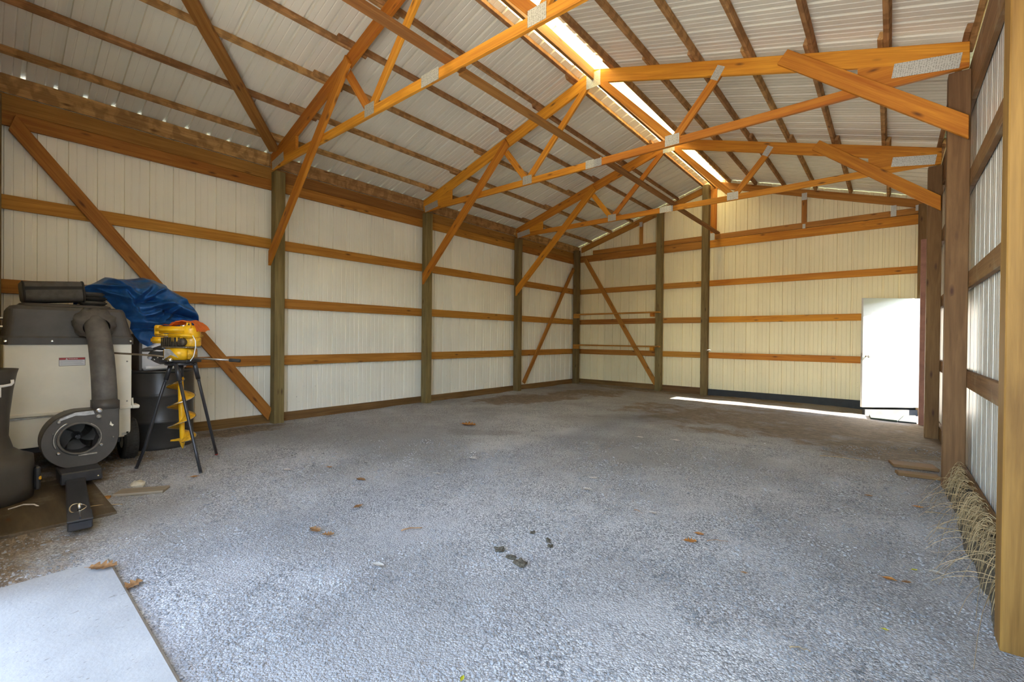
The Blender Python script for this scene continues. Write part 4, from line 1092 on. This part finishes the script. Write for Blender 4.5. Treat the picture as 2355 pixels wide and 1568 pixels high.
def stand():
    R = thing('auger_stand', AC, 'black three-legged tubular stand carrying the yellow auger', 'stand', rotz=math.radians(39.98))
    BS = M['black_steel']
    inv = AM.inverted()
    ring = [(.115*math.cos(2*math.pi*k/24), .115*math.sin(2*math.pi*k/24), .945) for k in range(25)]
    tube('top_ring', ring, .012, BS, R, 8, AM)
    box('clamp_plate', -.13, .12, -.012, .012, .93, .957, BS, R, .004, base=AM)
    for (fx, fy), (tx, ty), tipm in (((-5.221, .944), (-.075, -.02), None), ((-4.628, 1.281), (.035, -.11), 'chrome'), ((-5.239, 1.586), (.105, .03), 'red_tip')):
        ft = inv @ V((fx, fy, zfloor(fx, fy))); tp = V((tx, ty, .95))
        kn = tp.lerp(ft, .80) + (V((.012, .006, .0)) if tipm is None else V((0, 0, 0)))
        lg = tube('leg', [tp, tp.lerp(ft, .4), kn, ft.lerp(kn, .02)], .0135, BS, R, 12, AM)
        tube('leg_sleeve', [tp.lerp(ft, .0), tp.lerp(ft, .16)], .019, BS, lg, 12, AM)
        if tipm == 'red_tip': tube('foot_tip', [ft.lerp(kn, .06), ft], .0145, M['red_tip'], lg, 10, AM)
        else: tube('foot_tip', [ft.lerp(kn, .06), ft], .0145, BS, lg, 10, AM)
        from_bm('lock_knob', disc_bm(tp.lerp(ft, .17)+V((.012, -.012, 0)), (1, -1, 0), .012, .014), BS, lg, AM)
stand()
def rag():
    nu, nv = 60, 26; bm = bmesh.new(); G = []
    prof = [(-.150, 1.297), (-.135, 1.301), (-.05, 1.304), (-.02, 1.335), (.03, 1.345), (.08, 1.342), (.13, 1.335), (.165, 1.308), (.185, 1.28), (.20, 1.245)]
    for i in range(nu+1):
        x = -.150+.35*i/nu; row = []
        for j in range(nv+1):
            v = j/nv; y = -.085+.19*v + .02*noise.noise((x*9, v*3, 4)) + (.05 if -.02 < x < .12 else 0)*(1-v)
            z = interp(prof, x) + .012*math.sin(x*46+v*5) * .5 + .010*noise.noise((x*22, v*5, 2)) - .03*max(0, .35-v)**1.2*(1.0+.7*math.sin(x*30))
            row.append(bm.verts.new((x, y, z+.004)))
        G.append(row)
    for i in range(nu):
        for j in range(nv): bm.faces.new((G[i][j], G[i+1][j], G[i+1][j+1], G[i][j+1]))
    bmesh.ops.solidify(bm, geom=list(bm.faces), thickness=.004)
    o = from_bm('orange_rag', bm, M['orange_cloth'], None, AM, True)
    tag(o, 'crumpled orange rag draped over the yellow auger engine', 'rag')
rag()

# ------------------------------------------------------------------ boards and stones on the floor
def floorboard(name, x0, y0, x1, y1, w, t, mat, label, cat='board', dz=0.0):
    a = V((x0, y0, zfloor(x0, y0)+t/2-.006+dz)); b = V((x1, y1, zfloor(x1, y1)+t/2-.006+dz))
    d = (b-a); wd = V((-d.y, d.x, 0))
    return tag(lumber(name, a, b, w, t, wd, mat, bev=.004), label, cat)
floorboard('floor_board', .02, 5.99, .36, 6.06, .20, .030, M['post_brown'], 'half-buried brown board beside the thick brown post, farther one')
floorboard('floor_board', .06, 5.60, .36, 5.66, .12, .030, M['post_brown'], 'half-buried brown board beside the thick brown post, nearer one')
floorboard('scrap_board', -4.50, .70, -4.33, .97, .135, .022, M['scrap'], 'flat grey weathered board scrap on gravel beside the tan stone')
floorboard('wood_chip', -4.46, .595, -4.44, .655, .05, .014, M['plate'], 'small brown wood chip touching the grey board scrap')
bm = box_bm(-5.25, -4.02, -.5, .625, -.02, .010, .003)
tag(from_bm('plywood_sheet', bm, M['plywood']), 'dirty brown plywood sheet under the leaf collector tongue', 'board')
def stone(loc, s, mat, label, name='stone', cat='stone', sub=2, rough=.35):
    bm = bmesh.new(); bmesh.ops.create_icosphere(bm, subdivisions=sub, radius=1)
    k = random.uniform(0, 50)
    for v in bm.verts:
        v.co *= 1+rough*noise.noise(v.co*1.5+V((k, k, k))); v.co = V((v.co.x*s[0], v.co.y*s[1], v.co.z*s[2]))
    return tag(from_bm(name, bm, mat, None, T3(loc[0], loc[1], zfloor(loc[0], loc[1])+s[2]*.55+loc[2]) @ Matrix.Rotation(random.uniform(0, 3), 4, 'Z')), label, cat)
stone((-4.58, .84, 0), (.052, .040, .034), M['rock'], 'tan angular stone behind the grey board scrap')
for loc, s, lab in (((-1.694, 1.932, -.004), (.030, .024, .014), 'dark soil clod on the gravel, upper of the close three'), ((-1.586, 1.911, -.004), (.024, .018, .012), 'small dark soil clod, middle of the close three'),
                    ((-1.507, 1.891, -.004), (.042, .030, .013), 'broad dark soil clod, lowest and largest of the close three'), ((-1.697, 2.243, -.004), (.020, .012, .009), 'dark crumb of soil at the upper left of the twiggy smear'),
                    ((-1.558, 2.220, -.004), (.026, .012, .008), 'dark smear of soil right of the upper crumb'), ((-1.507, 2.167, -.004), (.020, .014, .009), 'brown soil crumb below the dark smear')):
    stone(loc, s, M['clod'], lab, 'soil_clod', 'dirt', 3, .8)

# ------------------------------------------------------------------ fallen leaves and twigs
def leaf_mesh(kind, s):
    out = []
    if kind == 'oak':
        for k in range(40):
            t = k/39; x = -1+2*t; w = (.10+.42*math.sin(math.pi*min(1, t*.95+.02))**.8)*(1+.38*math.cos(t*2*math.pi*4.5)); out.append((x, max(.02, w)))
    else:
        for k in range(20):
            t = k/19; out.append((-1+2*t, .02+.42*math.sin(math.pi*t)**1.1))
    bm = bmesh.new(); rows = []
    sd = random.uniform(0, 99)
    for x, w in out:
        row = []
        for q in (-1, -.5, 0, .5, 1):
            z = .16*abs(q)**1.5*w*2.2 + .22*x*x*.5 + .10*noise.noise((x*2+sd, q, sd))
            row.append(bm.verts.new((x*s, q*w*s, z*s)))
        rows.append(row)
    for i in range(len(rows)-1):
        for k in range(4): bm.faces.new((rows[i][k], rows[i+1][k], rows[i+1][k+1], rows[i][k+1]))
    tube_bm([(-1.35*s, 0, .13*s), (-1.0*s, 0, .12*s), (0, 0, .02*s)], .022*s, 5, bm)
    bmesh.ops.solidify(bm, geom=[f for f in bm.faces], thickness=.0006)
    return bm
def leaf(x, y, s, kind, mat, label, rz, z=0.0, tilt=.1):
    o = from_bm('dry_leaf', leaf_mesh(kind, s), M[mat], None, T3(x, y, zfloor(x, y)+z+.008) @ Matrix.Rotation(rz, 4, 'Z') @ Matrix.Rotation(tilt, 4, 'X'), True)
    tag(o, label, 'leaf', 'dry leaves on the floor')
LEAVES = [
 # x, y, half length, kind, material, label, rotation, z
 (-3.050, 0.422, .060, 'oak', 'leaf_brown', 'large curled tan oak leaf on the concrete pad corner', .9, .022),
 (-2.773, 0.482, .050, 'oak', 'leaf_brown', 'curled brown oak leaf on gravel just off the pad edge', 1.9, 0),
 (-4.524, 1.209, .035, 'plain', 'leaf_orange', 'yellow tan leaf beside the front stand foot', 1.2, 0),
 (-3.407, 2.097, .055, 'plain', 'leaf_brown', 'long narrow brown leaf alone on the left gravel', 0.2, 0),
 (-3.950, 2.105, .030, 'plain', 'leaf_brown', 'short reddish leaf sliver left of the long narrow leaf', .9, 0),
 (-4.153, 1.813, .035, 'oak', 'leaf_pale', 'pale crumpled leaf on the left gravel, nearest the wall', .4, 0),
 (-2.883, 1.753, .040, 'plain', 'leaf_brown', 'thin bent brown leaf below the long narrow leaf', 1.6, 0),
 (-2.726, 1.364, .045, 'oak', 'leaf_brown', 'broken dark oak leaf in the litter patch', .1, 0),
 (-2.607, 1.386, .035, 'oak', 'leaf_brown', 'smaller broken leaf on the right side of the litter patch', .8, 0),
 (-3.061, 2.635, .035, 'plain', 'leaf_pale', 'small tan leaf in mid floor, left of centre', .3, 0),
 (-3.182, 3.201, .050, 'oak', 'leaf_pale', 'pale split leaf in mid floor beyond the small tan one', .1, 0),
 (-4.458, 4.402, .10, 'oak', 'leaf_orange', 'bright tan leaf cluster near the bare earth patch', .4, 0),
 (-1.958, 3.456, .030, 'oak', 'leaf_pale', 'tan leaf scrap in the middle of the floor, lower of two', .5, 0),
 (-1.850, 3.163, .035, 'oak', 'leaf_pale', 'tan leaf scrap in the middle of the floor, upper of two', .2, 0),
 (-0.911, 2.779, .038, 'oak', 'leaf_orange', 'orange leaf on the gravel right of centre', .6, 0),
 (-0.903, 2.923, .026, 'oak', 'leaf_orange', 'small orange leaf behind the larger orange one', .2, 0),
 (-1.260, 3.048, .030, 'plain', 'leaf_pale', 'flesh coloured leaf sliver beside a tiny twig', .1, 0),
 (-2.346, 5.272, .045, 'plain', 'leaf_pale', 'pale leaf farther back in the middle, left one', .1, 0),
 (-1.952, 5.410, .050, 'plain', 'leaf_pale', 'pale leaf farther back in the middle, right one', .3, 0),
 (0.011, 3.060, .034, 'plain', 'leaf_orange', 'long tan leaf on the right foreground gravel', 0.0, 0),
 (0.079, 3.080, .022, 'oak', 'leaf_brown', 'tiny brown leaf beside the long tan leaf', .6, 0),
 (0.115, 3.276, .018, 'plain', 'leaf_yellow', 'tiny yellowish leaf above the long tan leaf', .6, 0),
 (0.176, 4.541, .030, 'oak', 'leaf_orange', 'star shaped tan leaf near the straw', .2, 0),
 (-0.116, 4.596, .026, 'oak', 'leaf_brown', 'small red brown leaf left of the star shaped leaf', .2, 0),
 (0.204, 3.316, .034, 'plain', 'leaf_pale', 'whitish leaf on the right gravel, nearer one', .0, 0),
 (0.210, 3.627, .022, 'plain', 'leaf_pale', 'whitish leaf on the right gravel, farther one', .0, 0),
 (-0.003, 2.512, .014, 'plain', 'leaf_yellow', 'tiny yellow green leaf on the right foreground gravel', .3, 0),
 (-1.147, 1.112, .016, 'plain', 'leaf_yellow', 'bright yellow green leaf at the bottom frame edge', 2.0, 0),
 (-2.062, 1.376, .036, 'plain', 'leaf_pale', 'beige leaf half sunk in gravel above the pad level', .4, 0),
 (-0.574, 2.609, .018, 'plain', 'leaf_brown', 'dark leaf crumb in the right foreground', .3, 0),
]
for (x, y, s, k, m, lab, rz, z) in LEAVES: leaf(x, y, s, k, m, lab, rz, z)
def twig(x, y, L, r, rz, label, mat='twig', bend=.06):
    pts = [(L*(t-.5), bend*L*math.sin(t*3.1)+.003*math.sin(t*17), r*1.2+.004*math.sin(t*5)) for t in [k/8 for k in range(9)]]
    o = from_bm('twig', tube_bm(pts, [r*(1-.4*k/8) for k in range(9)], 6), M[mat], None, T3(x, y, zfloor(x, y)) @ Matrix.Rotation(rz, 4, 'Z'), True)
    tag(o, label, 'twig')
twig(-2.297, 1.775, .13, .0055, 1.15, 'brown twig on the gravel left of the dark clods')
twig(-1.348, 3.013, .07, .003, -.2, 'tiny dark twig beside the flesh coloured leaf')
twig(-0.793, 2.915, .13, .0022, .75, 'thin bent twig right of the orange leaf')
twig(-0.261, 2.122, .075, .0025, .5, 'thin reddish straw stalk in the right foreground', 'straw')
twig(-4.224, 0.556, .26, .005, 1.25, 'tan root strand at the plywood edge beside the tongue', 'straw', .12)
twig(0.287, 4.490, .16, .003, .4, 'pale straw stalk on gravel near the dry grass, farther', 'straw')
twig(0.350, 4.156, .20, .003, .25, 'pale straw stalk on gravel near the dry grass, nearer', 'straw')
twig(-0.361, 5.888, .42, .004, .2, 'long pale stalk on the ground near the buried boards', 'straw')

# ------------------------------------------------------------------ dry grass against the right wall
def dry_grass():
    bm = bmesh.new(); rnd = random.Random(3)
    def blade(p0, p1, p2, w):
        pts = []
        for k in range(7):
            t = k/6; pts.append((1-t)**2*V(p0)+2*t*(1-t)*V(p1)+t*t*V(p2))
        tube_bm(pts, [w*(1-.5*k/6) for k in range(7)], 3, bm, caps=False)
    for k in range(620):
        y = rnd.uniform(2.95, 5.32); dens = .6+.4*math.sin(y*5)
        if rnd.random() > dens: continue
        h = rnd.uniform(.06, .20); out = rnd.uniform(.02, .11); dy = rnd.gauss(-.03, .10)
        x0 = .475+rnd.uniform(-.02, .012)
        blade((x0, y, h), (x0-out*.8, y+dy*.5, h*1.25+rnd.uniform(0, .05)), (x0-out, y+dy, -.03+rnd.uniform(0, .03)), rnd.uniform(.0012, .0028))
    for k in range(34):      # long loose stems sprawling outward
        y = rnd.uniform(3.0, 5.2); o = rnd.uniform(.10, .26)
        blade((.45, y, rnd.uniform(.05, .15)), (.42-o*.5, y+rnd.gauss(0, .1), .17), (.42-o, y+rnd.gauss(0, .25), -.022), .002)
    o = from_bm('dry_grass', bm, M['straw'], None, None)
    tag(o, 'matted dry grass drooping along the foot of the right wall', 'grass', kind='stuff')
    # the low earth bank it grows on
    bm = bmesh.new(); rows = []
    for j in range(60):
        y = 2.8+2.6*j/59; row = []
        for i in range(9):
            t = i/8; x = .36+.13*t - .03*noise.noise((y*3, 0, 1)); z = -.045+.125*t**.8+.02*noise.noise((x*14, y*9, 3))
            row.append(bm.verts.new((x, y, z)))
        rows.append(row)
    for j in range(59):
        for i in range(8): bm.faces.new((rows[j][i], rows[j][i+1], rows[j+1][i+1], rows[j+1][i]))
    o = from_bm('earth_bank', bm, M['clod'], None, None, True)
    tag(o, 'low strip of brown earth under the dry grass by the right wall', 'earth', kind='stuff')
dry_grass()

# ------------------------------------------------------------------ loose stone chips on the floor
def chips():
    rnd = random.Random(11); bm = bmesh.new()
    pr = []
    for k in range(6):
        b = bmesh.new(); bmesh.ops.create_icosphere(b, subdivisions=1, radius=1)
        vs = [v.co*(1+.5*noise.noise(v.co*1.7+V((k*9, 3, 1)))) for v in b.verts]; fs = [[v.index for v in f.verts] for f in b.faces]
        b.free(); pr.append((vs, fs))
    verts = []; faces = []
    fwd = V((fw.x, fw.y, 0)).normalized(); sd = V((fwd.y, -fwd.x, 0))
    n = 0
    while n < 26000:
        d = .75+4.6*rnd.random()**1.35; s_ = rnd.uniform(-1.22, 1.22)*d
        p = fwd*d+sd*s_
        if not (-6.2 < p.x < .46) or p.y < -.3: continue
        if p.x < -4.0 and p.y < .66: continue
        if -3.2 < p.x < .36 and p.y < .46: continue
        if noise.noise((p.x*1.4, p.y*1.4, 2.2))+.5*noise.noise((p.x*4, p.y*4, 8)) < -.12 + rnd.uniform(-.25, .25): continue
        vs, fs = pr[rnd.randrange(6)]
        s = rnd.uniform(.0022, .0052)*(1.5 if rnd.random() < .05 else 1)*(1+.10*d); a = rnd.uniform(0, 6.28); c, q = math.cos(a), math.sin(a)
        z = zfloor(p.x, p.y)+.010*noise.noise((p.x*1.1, p.y*1.1, 0))+.006*noise.noise((p.x*3.7, p.y*3.7, 5))-.004+s*.25
        o = len(verts); fl = rnd.uniform(.45, .8)
        for v in vs: verts.append((p.x+s*(v.x*c*1.3-v.y*q), p.y+s*(v.x*q*1.3+v.y*c), z+s*fl*v.z))
        for f in fs: faces.append([i+o for i in f])
        n += 1
    me = bpy.data.meshes.new('gravel'); me.from_pydata(verts, [], faces); me.update()
    o = link('gravel', me, M['pebble'])
    tag(o, 'loose grey crushed stone chips scattered over the shed floor', 'gravel', kind='stuff')
chips()

t = thing('wall_hook', (-3.16, YB-.075, .985), 'small bright steel hook on the tallest back post', 'hook')
tube('hook_eye', [(-3.165+.016*math.cos(2*math.pi*k/14), YB-.15, .985+.016*math.sin(2*math.pi*k/14)) for k in range(15)], .005, M['chrome'], t, 6)
tube('hook_arm', [(-3.152, YB-.15, .985), (-3.11, YB-.14, 1.0), (-3.085, YB-.135, .985), (-3.09, YB-.135, .965)], .0045, M['chrome'], t, 6)
